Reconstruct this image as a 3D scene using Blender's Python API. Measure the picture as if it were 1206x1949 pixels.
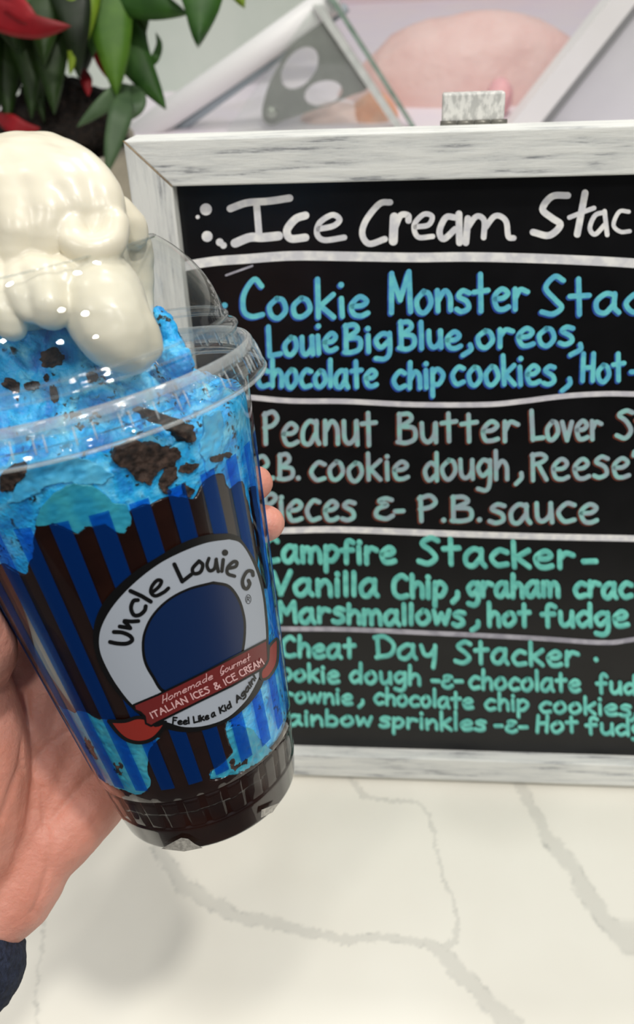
import bpy, bmesh, math, random
import numpy as np
from mathutils import Vector, Matrix, noise
from mathutils.geometry import delaunay_2d_cdt

random.seed(7)
SC = bpy.context.scene
COL = SC.collection
for o in list(bpy.data.objects):
    bpy.data.objects.remove(o)

# ------------------------------------------------------------------ camera frame
F = 1688.0                       # focal length in pixels of the 1206 x 1949 frame
CX, CY = 603.0, 974.5
def nrm(v):
    v = np.array(v, float); return v / np.linalg.norm(v)
bX = nrm((18900, -145, 1688)); bU = -nrm((128, -2955, -1688))
bU = nrm(bU - bX * (bU @ bX)); bN = np.cross(bX, bU)      # chalkboard right / up / facing
LEAN = math.radians(12)
wZ = math.cos(LEAN) * bU + math.sin(LEAN) * bN
wY = math.sin(LEAN) * bU - math.cos(LEAN) * bN
def ray(x, y): return np.array([(x - CX) / F, (CY - y) / F, -1.0])
P0 = ray(234, 268) * 37.7        # top left front corner of the board frame (cm)
BW, BH, RAIL, BD, REC = 29.7, 37.15, 1.9, 2.0, 0.8
B0 = P0 - bU * BH - bN * BD      # rear bottom edge rests on the counter
RW = np.array([bX, wY, wZ])      # camera -> world rotation
def W(P):                        # camera cm -> world metres
    return (np.asarray(P, float) - B0) @ RW.T * 0.01
def Winv(P): return np.asarray(P, float) * 100 @ RW + B0

cd = bpy.data.cameras.new('camera'); cam = bpy.data.objects.new('camera', cd); COL.objects.link(cam)
cd.sensor_fit = 'VERTICAL'; cd.sensor_height = 36.0; cd.lens = F / 1949 * 36.0
cd.clip_start = 0.01; cd.clip_end = 50
cl = W((0, 0, 0))
cam.matrix_world = Matrix(((*RW[0], cl[0]), (*RW[1], cl[1]), (*RW[2], cl[2]), (0, 0, 0, 1)))
cd.dof.use_dof = True; cd.dof.focus_distance = 0.28; cd.dof.aperture_fstop = 15.0
SC.camera = cam

# ------------------------------------------------------------------ light
wd = bpy.data.worlds.new('world'); SC.world = wd; wd.use_nodes = True
_n, _l = wd.node_tree.nodes, wd.node_tree.links          # a room: bright ceiling, dim walls, dark floor
_tc = _n.new('ShaderNodeTexCoord'); _sx = _n.new('ShaderNodeSeparateXYZ'); _cr = _n.new('ShaderNodeValToRGB')
_mr = _n.new('ShaderNodeMapRange'); _mr.inputs[1].default_value = -1; _mr.inputs[2].default_value = 1
_l.new(_tc.outputs['Generated'], _sx.inputs[0]); _l.new(_sx.outputs[2], _mr.inputs[0]); _l.new(_mr.outputs[0], _cr.inputs[0])
_e = _cr.color_ramp.elements
_e[0].position = 0.30; _e[0].color = (.05, .048, .045, 1); _e[1].position = 1.0; _e[1].color = (1.1, 1.12, 1.15, 1)
for _p, _c in ((.50, (.10, .10, .10, 1)), (.60, (.34, .35, .36, 1)), (.76, (.95, .97, 1.0, 1))):
    _x = _e.new(_p); _x.color = _c
_l.new(_cr.outputs[0], _n['Background'].inputs[0])
_n['Background'].inputs[1].default_value = 0.44
LAMPS = [(0.62, -0.45, 1.9, 17.0), (0.2, -0.42, 1.9, 2.0), (-0.75, 0.3, 1.9, 3.0), (0.15, 0.5, 1.9, 3.0), (0.3, 0.95, 1.9, 13.0), (-0.7, -1.0, 1.65, 5.5), (0.35, -1.15, 1.65, 7.0), (1.0, -0.95, 1.65, 5.5)]  # the one near the display case is added to brighten the background
for p in LAMPS:
    ld = bpy.data.lights.new('ceiling_or_fill_lamp', 'AREA'); ld.shape = 'DISK'; ld.size = 0.13
    ld.energy = p[3]; ld.color = (1.0, 0.965, 0.9)
    lo = bpy.data.objects.new('ceiling_or_fill_lamp', ld); COL.objects.link(lo)
    lo.location = p[:3]
SC.view_settings.view_transform = 'Standard'; SC.view_settings.look = 'None'
SC.view_settings.gamma = 1; SC.view_settings.use_curve_mapping = False
SC.view_settings.exposure = -0.21
SC.cycles.transparent_max_bounces = 32
SC.cycles.max_bounces = 10

# ------------------------------------------------------------------ helpers
def lin(c):
    return tuple((x / 255 / 12.92) if x / 255 <= 0.04045 else ((x / 255 + 0.055) / 1.055) ** 2.4 for x in c)
def new_mat(name):
    m = bpy.data.materials.new(name); m.use_nodes = True
    return m, m.node_tree.nodes, m.node_tree.links, m.node_tree.nodes['Principled BSDF']
def mat(name, c1, c2=None, rough=0.5, scale=200, bump=0.0, bscale=None, detail=4, stretch=(1, 1, 1), lo=0.35, hi=0.65,
        sss=0.0, rad=(1, .6, .4), sscale=0.003, spec=0.5, metal=0.0, coat=0.0):
    m, N, L, b = new_mat(name)
    b.inputs['Roughness'].default_value = rough; b.inputs['Specular IOR Level'].default_value = spec
    b.inputs['Metallic'].default_value = metal; b.inputs['Coat Weight'].default_value = coat
    b.inputs['Coat Roughness'].default_value = 0.05
    if sss:
        b.inputs['Subsurface Weight'].default_value = sss; b.inputs['Subsurface Radius'].default_value = rad
        b.inputs['Subsurface Scale'].default_value = sscale
    tc = N.new('ShaderNodeTexCoord'); mp = N.new('ShaderNodeMapping'); mp.inputs['Scale'].default_value = stretch
    L.new(tc.outputs['Object'], mp.inputs[0])
    if c2 is None:
        b.inputs['Base Color'].default_value = (*lin(c1), 1)
    else:
        n = N.new('ShaderNodeTexNoise'); n.inputs['Scale'].default_value = scale; n.inputs['Detail'].default_value = detail
        L.new(mp.outputs[0], n.inputs['Vector'])
        r = N.new('ShaderNodeValToRGB'); r.color_ramp.elements[0].position = lo; r.color_ramp.elements[1].position = hi
        r.color_ramp.elements[0].color = (*lin(c1), 1); r.color_ramp.elements[1].color = (*lin(c2), 1)
        L.new(n.outputs['Fac'], r.inputs[0]); L.new(r.outputs[0], b.inputs['Base Color'])
    if bump:
        n2 = N.new('ShaderNodeTexNoise'); n2.inputs['Scale'].default_value = bscale or scale; n2.inputs['Detail'].default_value = 5
        L.new(mp.outputs[0], n2.inputs['Vector'])
        bm = N.new('ShaderNodeBump'); bm.inputs['Strength'].default_value = 1.0; bm.inputs['Distance'].default_value = bump
        L.new(n2.outputs['Fac'], bm.inputs['Height']); L.new(bm.outputs[0], b.inputs['Normal'])
    return m
def clear_plastic(name, tint=(.97, .985, .985), ior=1.5, rough=0.03, haze=0.0):
    m, N, L, b = new_mat(name); N.remove(b)
    t = N.new('ShaderNodeBsdfTransparent'); t.inputs[0].default_value = (*tint, 1)
    g = N.new('ShaderNodeBsdfGlossy'); g.inputs['Roughness'].default_value = rough
    lw = N.new('ShaderNodeLayerWeight'); lw.inputs[0].default_value = .5      # Schlick, the same from both sides of the thin wall
    pw = N.new('ShaderNodeMath'); pw.operation = 'POWER'; pw.inputs[1].default_value = 5; L.new(lw.outputs['Facing'], pw.inputs[0])
    f = N.new('ShaderNodeMath'); f.operation = 'MULTIPLY_ADD'; r0 = ((ior - 1) / (ior + 1)) ** 2
    f.inputs[1].default_value = 1 - r0; f.inputs[2].default_value = r0; L.new(pw.outputs[0], f.inputs[0])
    mx = N.new('ShaderNodeMixShader'); L.new(f.outputs[0], mx.inputs[0]); L.new(t.outputs[0], mx.inputs[1]); L.new(g.outputs[0], mx.inputs[2])
    out = N['Material Output']
    if haze:
        d = N.new('ShaderNodeBsdfDiffuse'); d.inputs[0].default_value = (.85, .87, .87, 1)
        m2 = N.new('ShaderNodeMixShader'); m2.inputs[0].default_value = haze
        L.new(mx.outputs[0], m2.inputs[1]); L.new(d.outputs[0], m2.inputs[2]); L.new(m2.outputs[0], out.inputs[0])
    else:
        L.new(mx.outputs[0], out.inputs[0])
    return m
def ink(name, diff, trans, opacity):
    m, N, L, b = new_mat(name)
    b.inputs['Base Color'].default_value = (*lin(diff), 1); b.inputs['Roughness'].default_value = 0.35
    t = N.new('ShaderNodeBsdfTransparent'); t.inputs[0].default_value = (*trans, 1)
    mx = N.new('ShaderNodeMixShader'); mx.inputs[0].default_value = opacity
    L.new(t.outputs[0], mx.inputs[1]); L.new(b.outputs[0], mx.inputs[2]); L.new(mx.outputs[0], N['Material Output'].inputs[0])
    return m

BASE = {}
def empty(name, loc, label, cat, group=None):
    o = bpy.data.objects.new(name, None); COL.objects.link(o); o.location = loc; o.empty_display_size = 0.01
    BASE[o.name] = np.array(loc, float); tag(o, label, cat, group); return o
def tag(o, label, cat, group=None, kind=None):
    o['label'] = label; o['category'] = cat
    if group: o['group'] = group
    if kind: o['kind'] = kind
def mesh(name, V, Fc, m, parent=None, smooth=True, base=None, mats=None, fmat=None, label=None):
    """V in world metres. Origin at the parent's base (parts) or at the given base."""
    V = np.asarray(V, float)
    b = BASE[parent.name] if parent is not None else (np.array(base) if base is not None else np.array([V[:, 0].mean(), V[:, 1].mean(), V[:, 2].min()]))
    me = bpy.data.meshes.new(name); me.from_pydata((V - b).tolist(), [], [tuple(int(i) for i in f) for f in Fc])
    if mats:
        for q in mats: me.materials.append(q)
        if fmat is not None: me.polygons.foreach_set('material_index', fmat)
    else:
        me.materials.append(m)
    if smooth: me.polygons.foreach_set('use_smooth', [True] * len(me.polygons))
    me.update()
    o = bpy.data.objects.new(name, me); COL.objects.link(o); BASE[o.name] = b
    if parent is not None: o.parent = parent
    else: o.location = b
    if label: o['label'] = label
    return o
def box_cam(o, ax, ay, az):
    """8 corners from an origin and three edge vectors (camera cm)."""
    V = [o + i * ax + j * ay + k * az for k in (0, 1) for j in (0, 1) for i in (0, 1)]
    Fq = [(0, 2, 3, 1), (4, 5, 7, 6), (0, 1, 5, 4), (2, 6, 7, 3), (0, 4, 6, 2), (1, 3, 7, 5)]
    return np.array(V), Fq
def bevel(o, w, seg=2):
    md = o.modifiers.new('bevel', 'BEVEL'); md.width = w; md.segments = seg; md.limit_method = 'ANGLE'
def catmull(P, n=6):
    P = [np.array(p, float) for p in P]
    if len(P) < 3: return np.array(P)
    Q = [2 * P[0] - P[1]] + P + [2 * P[-1] - P[-2]]
    out = []
    for i in range(1, len(Q) - 2):
        a, b, c, d = Q[i - 1:i + 3]
        for k in range(n):
            t = k / n
            out.append(.5 * (2 * b + (c - a) * t + (2 * a - 5 * b + 4 * c - d) * t * t + (3 * b - a - 3 * c + d) * t ** 3))
    out.append(P[-1]); return np.array(out)
def densify(P, step, closed=False):
    P = np.array(P, float); out = []
    n = len(P)
    for i in range(n if closed else n - 1):
        a, b = P[i], P[(i + 1) % n]; k = max(1, int(np.linalg.norm(b - a) / step))
        for j in range(k): out.append(a + (b - a) * j / k)
    if not closed: out.append(P[-1])
    return np.array(out)
def ribbon2d(P, w, cap=6):
    """Rounded ribbon in 2D (one outline polygon strip): returns verts, faces."""
    P = np.array(P, float)
    w = np.broadcast_to(np.asarray(w, float), (len(P),))
    if len(P) == 1:
        a = np.linspace(0, 2 * np.pi, 15)[:-1]
        V = np.vstack([P[0][None], P[0] + w[0] / 2 * np.stack([np.cos(a), np.sin(a)], 1)])
        return V, [(0, i + 1, (i + 1) % 14 + 1) for i in range(14)]
    T = np.gradient(P, axis=0); T /= np.linalg.norm(T, axis=1)[:, None] + 1e-9
    Nn = np.stack([-T[:, 1], T[:, 0]], 1)
    Lf = P + Nn * w[:, None] / 2; Rt = P - Nn * w[:, None] / 2
    V = list(Lf) + list(Rt); n = len(P)
    Fc = [(i, i + n, i + n + 1, i + 1) for i in range(n - 1)]
    for end, s in ((0, -1), (n - 1, 1)):
        a0 = len(V); V.append(P[end])
        for k in range(1, cap):
            a = math.pi * k / cap
            V.append(P[end] + w[end] / 2 * (Nn[end] * math.cos(a) + s * T[end] * math.sin(a)))
        ring = [end] + list(range(a0 + 1, a0 + cap)) + [end + n]
        for i in range(len(ring) - 1):
            Fc.append((a0, ring[i], ring[i + 1]) if s < 0 else (a0, ring[i + 1], ring[i]))
    return np.array(V), Fc
class Bag:
    def __init__(s): s.V = []; s.F = []; s.M = []; s.n = 0
    def add(s, V, Fc, mi=0):
        V = np.asarray(V, float); s.V.append(V); s.F += [tuple(i + s.n for i in f) for f in Fc]; s.M += [mi] * len(Fc); s.n += len(V)
    def out(s): return np.vstack(s.V), s.F
def tube3(P, R, n=12, closed_caps=True):
    P = np.array(P, float); R = np.broadcast_to(np.asarray(R, float), (len(P),))
    T = np.gradient(P, axis=0); T /= np.linalg.norm(T, axis=1)[:, None] + 1e-12
    up = np.array([.3, .2, .93]); V = []; Fc = []
    for i in range(len(P)):
        a = np.cross(T[i], up); a /= np.linalg.norm(a); b = np.cross(T[i], a)
        for k in range(n):
            q = 2 * math.pi * k / n; V.append(P[i] + R[i] * (math.cos(q) * a + math.sin(q) * b))
    for i in range(len(P) - 1):
        for k in range(n):
            Fc.append((i * n + k, i * n + (k + 1) % n, (i + 1) * n + (k + 1) % n, (i + 1) * n + k))
    if closed_caps:
        Fc.append(tuple(range(n - 1, -1, -1))); Fc.append(tuple((len(P) - 1) * n + k for k in range(n)))
    return np.array(V), Fc
def capsule(p0, r0, p1, r1, n=18, m=7):
    """closed tapered capsule."""
    p0 = np.array(p0, float); p1 = np.array(p1, float); d = p1 - p0; Ln = np.linalg.norm(d)
    if Ln < 1e-6: d = np.array([0, 0, 1.]); Ln = 1e-6
    d = d / Ln
    P = []; R = []
    for k in range(m + 1):
        a = math.pi / 2 * (1 - k / m); P.append(p0 - d * r0 * math.sin(a)); R.append(max(r0 * math.cos(a), 1e-3 * r0))
    for k in range(m + 1):
        a = math.pi / 2 * k / m; P.append(p1 + d * r1 * math.sin(a)); R.append(max(r1 * math.cos(a), 1e-3 * r1))
    up = np.array([.31, .22, .92])
    if abs(d @ up) > .95: up = np.array([1., 0, 0])
    a_ = np.cross(d, up); a_ /= np.linalg.norm(a_); b_ = np.cross(d, a_)
    V = []; Fc = []
    for p, r in zip(P, R):
        for k in range(n):
            q = 2 * math.pi * k / n; V.append(p + r * (math.cos(q) * a_ + math.sin(q) * b_))
    for i in range(len(P) - 1):
        for k in range(n):
            Fc.append((i * n + k, i * n + (k + 1) % n, (i + 1) * n + (k + 1) % n, (i + 1) * n + k))
    Fc.append(tuple(range(n - 1, -1, -1))); Fc.append(tuple((len(P) - 1) * n + k for k in range(n)))
    return np.array(V), Fc
def melt(bag, voxel, smooth):
    """union of overlapping closed shapes (camera cm) -> one smooth surface (camera cm)."""
    V, Fc = bag.out()
    me = bpy.data.meshes.new('tmp'); me.from_pydata(V.tolist(), [], Fc)
    bm = bmesh.new(); bm.from_mesh(me); bmesh.ops.recalc_face_normals(bm, faces=bm.faces); bm.to_mesh(me); bm.free()
    o = bpy.data.objects.new('tmp', me); COL.objects.link(o)
    r = o.modifiers.new('r', 'REMESH'); r.mode = 'VOXEL'; r.voxel_size = voxel
    s = o.modifiers.new('s', 'SMOOTH'); s.factor = 0.5; s.iterations = smooth
    dg = bpy.context.evaluated_depsgraph_get(); dg.update()
    m2 = bpy.data.meshes.new_from_object(o.evaluated_get(dg))
    Vo = np.empty(len(m2.vertices) * 3); m2.vertices.foreach_get('co', Vo)
    No = np.empty(len(m2.vertices) * 3); m2.vertices.foreach_get('normal', No)
    Fo = [tuple(p.vertices) for p in m2.polygons]
    bpy.data.objects.remove(o); bpy.data.meshes.remove(me); bpy.data.meshes.remove(m2)
    return Vo.reshape(-1, 3), Fo, No.reshape(-1, 3)
def cream(caps, res, smooth=1):
    """smooth union of tapered capsules (p0, r0, p1, r1, blend) -> one surface, by surface nets (camera cm)."""
    lo_ = np.min([np.minimum(c[0] - c[1], c[2] - c[3]) for c in caps], 0) - .4; hi_ = np.max([np.maximum(c[0] + c[1], c[2] + c[3]) for c in caps], 0) + .4
    n = np.ceil((hi_ - lo_) / res).astype(int) + 1; D = np.full(n, 9.0)
    for p0, r0, p1, r1, k in caps:
        a = np.clip(((np.minimum(p0 - r0, p1 - r1) - k - .25 - lo_) / res).astype(int), 0, n - 1); b = np.clip(((np.maximum(p0 + r0, p1 + r1) + k + .25 - lo_) / res).astype(int) + 2, 0, n)
        g = np.stack(np.meshgrid(*[lo_[i] + res * np.arange(a[i], b[i]) for i in range(3)], indexing='ij'), -1)
        e = p1 - p0; t = np.clip(((g - p0) @ e) / (e @ e + 1e-9), 0, 1)
        d = np.linalg.norm(g - p0 - t[..., None] * e, axis=-1) - (r0 + (r1 - r0) * t)
        sl = tuple(slice(a[i], b[i]) for i in range(3)); o = D[sl]
        h = np.clip(.5 + .5 * (o - d) / k, 0, 1); D[sl] = np.where(o > 8, d, o + (d - o) * h - k * h * (1 - h))
    S = D < 0; cnt = np.zeros(n - 1); acc = np.zeros((*(n - 1), 3))
    cor = [(i, j, k) for i in (0, 1) for j in (0, 1) for k in (0, 1)]
    sub = lambda A, c: A[c[0]:n[0] - 1 + c[0], c[1]:n[1] - 1 + c[1], c[2]:n[2] - 1 + c[2]]
    for c in cor:
        for ax in range(3):
            if c[ax]: continue
            c2 = list(c); c2[ax] = 1
            d0, d1 = sub(D, c), sub(D, c2); x = (d0 < 0) != (d1 < 0)
            t = np.where(x, d0 / np.where(x, d0 - d1, 1), 0); q = np.stack([np.full(t.shape, c[i], float) if i != ax else t for i in range(3)], -1)
            acc += np.where(x[..., None], q, 0); cnt += x
    act = cnt > 0; idx = np.full(n - 1, -1); idx[act] = np.arange(act.sum())
    I = np.argwhere(act); V = lo_ + res * (I + acc[act] / cnt[act][:, None]); Fc = []
    for ax in range(3):
        u, v = [(1, 2), (2, 0), (0, 1)][ax]
        A = np.argwhere(np.diff(S.astype(int), axis=ax) != 0)
        A = A[(A[:, u] > 0) & (A[:, v] > 0) & (A[:, u] < n[u] - 1) & (A[:, v] < n[v] - 1)]
        eu = np.zeros(3, int); eu[u] = 1; ev = np.zeros(3, int); ev[v] = 1
        q = np.stack([idx[tuple((A - eu - ev).T)], idx[tuple((A - ev).T)], idx[tuple(A.T)], idx[tuple((A - eu).T)]], 1)
        fl = S[tuple(A.T)]; q[~fl] = q[~fl][:, ::-1]; Fc.append(q)
    Fc = np.vstack(Fc); Fc = Fc[(Fc >= 0).all(1)]
    for _ in range(smooth):
        acc = np.zeros_like(V); c = np.zeros(len(V))
        for i in range(4):
            for j in (1, 3): np.add.at(acc, Fc[:, i], V[Fc[:, (i + j) % 4]]); np.add.at(c, Fc[:, i], 1)
        V = .5 * V + .5 * acc / c[:, None]
    nr = np.cross(V[Fc[:, 2]] - V[Fc[:, 0]], V[Fc[:, 3]] - V[Fc[:, 1]]); Nn = np.zeros_like(V)
    for i in range(4): np.add.at(Nn, Fc[:, i], nr)
    return V, Fc.tolist(), Nn / (np.linalg.norm(Nn, axis=1)[:, None] + 1e-12)
def fbm(p, s, o=4): return noise.fractal(Vector((p[0] * s, p[1] * s, p[2] * s)), 1.0, 2.0, o)
def proj(P):
    P = np.asarray(P, float); return np.stack([CX + F * P[..., 0] / -P[..., 2], CY - F * P[..., 1] / -P[..., 2]], -1)
def px(x, y, depth): return ray(x, y) * depth
def on_z(x, y, z=0.0):           # pixel -> camera cm on the horizontal plane z (cm above counter)
    r = ray(x, y); return r * ((B0 @ wZ + z) / (r @ wZ))
def on_y(x, y, Y):               # pixel -> camera cm on the vertical plane Y cm behind the board
    r = ray(x, y); return r * ((B0 @ wY + Y) / (r @ wY))
def on_board(x, y, off=0.0):     # pixel -> camera cm on the board's black panel
    r = ray(x, y); return r * (((P0 - bN * (REC - off)) @ bN) / (r @ bN))

# ------------------------------------------------------------------ stroke alphabet
G = {
'a': (.9, [[(.75,.9),(.4,1),(.05,.6),(.1,.1),(.4,0),(.72,.45)], [(.75,1),(.75,.3),(.9,0)]]),
'b': (.8, [[(.05,1.6),(.05,0)], [(.05,.7),(.4,.95),(.75,.6),(.6,.05),(.05,.05)]]),
'c': (.75, [[(.75,.9),(.4,1),(.05,.5),(.3,.02),(.75,.12)]]),
'd': (.75, [[(.7,.75),(.35,.95),(.03,.5),(.25,0),(.68,.3)], [(.7,1.6),(.72,0)]]),
'e': (.8, [[(.1,.5),(.55,.55),(.75,.8),(.45,1),(.08,.6),(.2,.08),(.5,0),(.8,.12)]]),
'f': (.7, [[(.7,1.45),(.45,1.6),(.3,1.3),(.3,0)], [(0,.85),(.65,.9)]]),
'g': (.75, [[(.7,.9),(.35,1),(.05,.6),(.3,.15),(.68,.5)], [(.72,1),(.72,-.2),(.5,-.6),(.05,-.5)]]),
'h': (.75, [[(.08,1.6),(.08,0)], [(.08,.5),(.4,.95),(.68,.7),(.72,0)]]),
'i': (.2, [[(.08,1),(.12,0)], [(.1,1.42)]]),
'k': (.75, [[(.05,1.6),(.1,0)], [(.72,1.1),(.1,.5)], [(.2,.58),(.75,0)]]),
'l': (.2, [[(.08,1.6),(.1,0)]]),
'm': (1.1, [[(.05,1),(.05,0)], [(.05,.6),(.3,.98),(.5,.7),(.5,0)], [(.5,.6),(.8,.98),(1.02,.7),(1.08,0)]]),
'n': (.75, [[(.05,1),(.08,0)], [(.08,.5),(.4,.98),(.68,.7),(.72,0)]]),
'o': (.8, [[(.4,1),(.05,.6),(.15,.1),(.45,0),(.77,.4),(.65,.9),(.4,1)]]),
'p': (.75, [[(.08,1),(.08,-.6)], [(.08,.7),(.4,1),(.75,.65),(.5,.1),(.08,.1)]]),
'r': (.7, [[(.08,1),(.08,0)], [(.08,.55),(.35,.95),(.7,.85)]]),
's': (.68, [[(.68,.92),(.35,1),(.12,.75),(.55,.48),(.62,.15),(.3,0),(.02,.1)]]),
't': (.72, [[(.33,1.5),(.36,0)], [(0,.92),(.72,1.0)]]),
'u': (.75, [[(.05,1),(.1,.25),(.35,.02),(.65,.35),(.7,1)], [(.7,1),(.75,0)]]),
'v': (.7, [[(.02,1),(.35,0)], [(.35,0),(.68,1)]]),
'w': (1., [[(.02,1),(.2,.05)], [(.2,.05),(.5,.8)], [(.5,.8),(.75,.05)], [(.75,.05),(1,1)]]),
'y': (.75, [[(.02,1),(.15,.4),(.45,.35),(.68,.8)], [(.72,1),(.68,0),(.6,-.6)]]),
'B': (.85, [[(.08,1.6),(.1,0)], [(.05,1.55),(.5,1.6),(.65,1.25),(.15,.85)], [(.15,.85),(.75,.75),(.8,.2),(.4,0),(0,.05)]]),
'C': (.9, [[(.85,1.35),(.55,1.6),(.1,1.1),(.1,.3),(.45,0),(.9,.1)]]),
'D': (.95, [[(.15,1.5),(.2,.05)], [(0,1.5),(.5,1.6),(.95,1),(.8,.3),(.1,.05)]]),
'F': (.75, [[(.1,1.6),(.08,0)], [(.1,1.55),(.75,1.6)], [(.1,.85),(.6,.9)]]),
'G': (.9, [[(.8,1.5),(.5,1.6),(.1,1),(.2,.15),(.6,0),(.8,.5)], [(.45,.6),(.85,.6),(.7,-.3),(.2,-.4)]]),
'H': (.8, [[(.12,1.6),(.05,0)], [(.78,1.6),(.7,0)], [(.08,.8),(.75,.85)]]),
'I': (.2, [[(.1,1.6),(.1,0)]]),
'L': (.85, [[(.08,1.6),(.15,0)], [(.15,.03),(.85,.1)]]),
'K': (.8, [[(.08,1.6),(.08,0)], [(.75,1.6),(.1,.7)], [(.2,.8),(.8,0)]]),
'M': (1.08, [[(.08,1.55),(.05,0)], [(.08,1.5),(.5,.6)], [(.5,.6),(.95,1.6)], [(.95,1.6),(1.05,0)]]),
'P': (.75, [[(.1,1.5),(.15,0)], [(.05,1.4),(.5,1.6),(.75,1.2),(.5,.85),(.1,.75)]]),
'R': (.8, [[(.1,1.6),(.1,0)], [(.05,1.5),(.5,1.6),(.75,1.25),(.5,.9),(.1,.8)], [(.35,.8),(.78,0)]]),
'S': (.85, [[(.85,1.45),(.5,1.6),(.15,1.25),(.5,.85),(.77,.4),(.45,.02),(0,.15)]]),
'V': (.9, [[(0,1.5),(.4,0)], [(.4,0),(.9,1.6)]]),
'A': (.85, [[(0,0),(.42,1.6)], [(.42,1.6),(.85,0)], [(.15,.55),(.7,.55)]]),
'T': (.8, [[(.4,1.6),(.4,0)], [(0,1.6),(.8,1.6)]]),
'N': (.85, [[(.05,0),(.05,1.6)], [(.05,1.6),(.8,0)], [(.8,0),(.8,1.6)]]),
'E': (.65, [[(.05,0),(.05,1.6)], [(.05,1.6),(.65,1.6)], [(.05,.82),(.55,.82)], [(.05,0),(.65,0)]]),
'&': (.75, [[(.7,1.2),(.42,1.35),(.2,1.08),(.5,.82),(.15,.6),(.1,.2),(.45,.02),(.75,.2)]]),
'+': (.8, [[(.8,0),(.2,1.2),(.4,1.6),(.6,1.25),(.1,.45),(.3,0),(.8,.55)]]),
'.': (.15, [[(.08,.1)]]), ',': (.3, [[(.25,.25),(.25,-.05),(.02,-.4)]]), '-': (.5, [[(0,.6),(.5,.62)]]),
"'": (.12, [[(.1,1.6),(.05,1.25)]]), '!': (.2, [[(.1,1.6),(.1,.5)], [(.1,.05)]]), ' ': (.45, []),
}
def word_strokes(text, x0, x1, y0, y1, xh, cap, gap=.24, curve=None, jit=0.02):
    tot = sum(G[c][0] for c in text) + gap * (len(text) - 1)
    sc = (x1 - x0) / tot; X = 0; out = []
    rnd = random.Random(hash(text) % 1 + len(text) * 17 + int(x0))
    for c in text:
        w, st = G[c]
        dy = rnd.uniform(-1, 1) * xh * .05; k = rnd.uniform(.96, 1.05)
        for s in st:
            P = []
            for (gx, gy) in s:
                gx += rnd.uniform(-1, 1) * jit; gy += rnd.uniform(-1, 1) * jit
                xx = (X + gx) * sc; t = xx / (x1 - x0)
                yy = gy * xh if gy <= 1 else xh + (gy - 1) / .6 * (cap - xh)
                P.append((x0 + xx, y0 + (y1 - y0) * t - yy * k - dy))
            out.append(catmull(P, 6) if len(P) > 2 else np.array(P))
        X += w + gap
    return out

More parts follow.
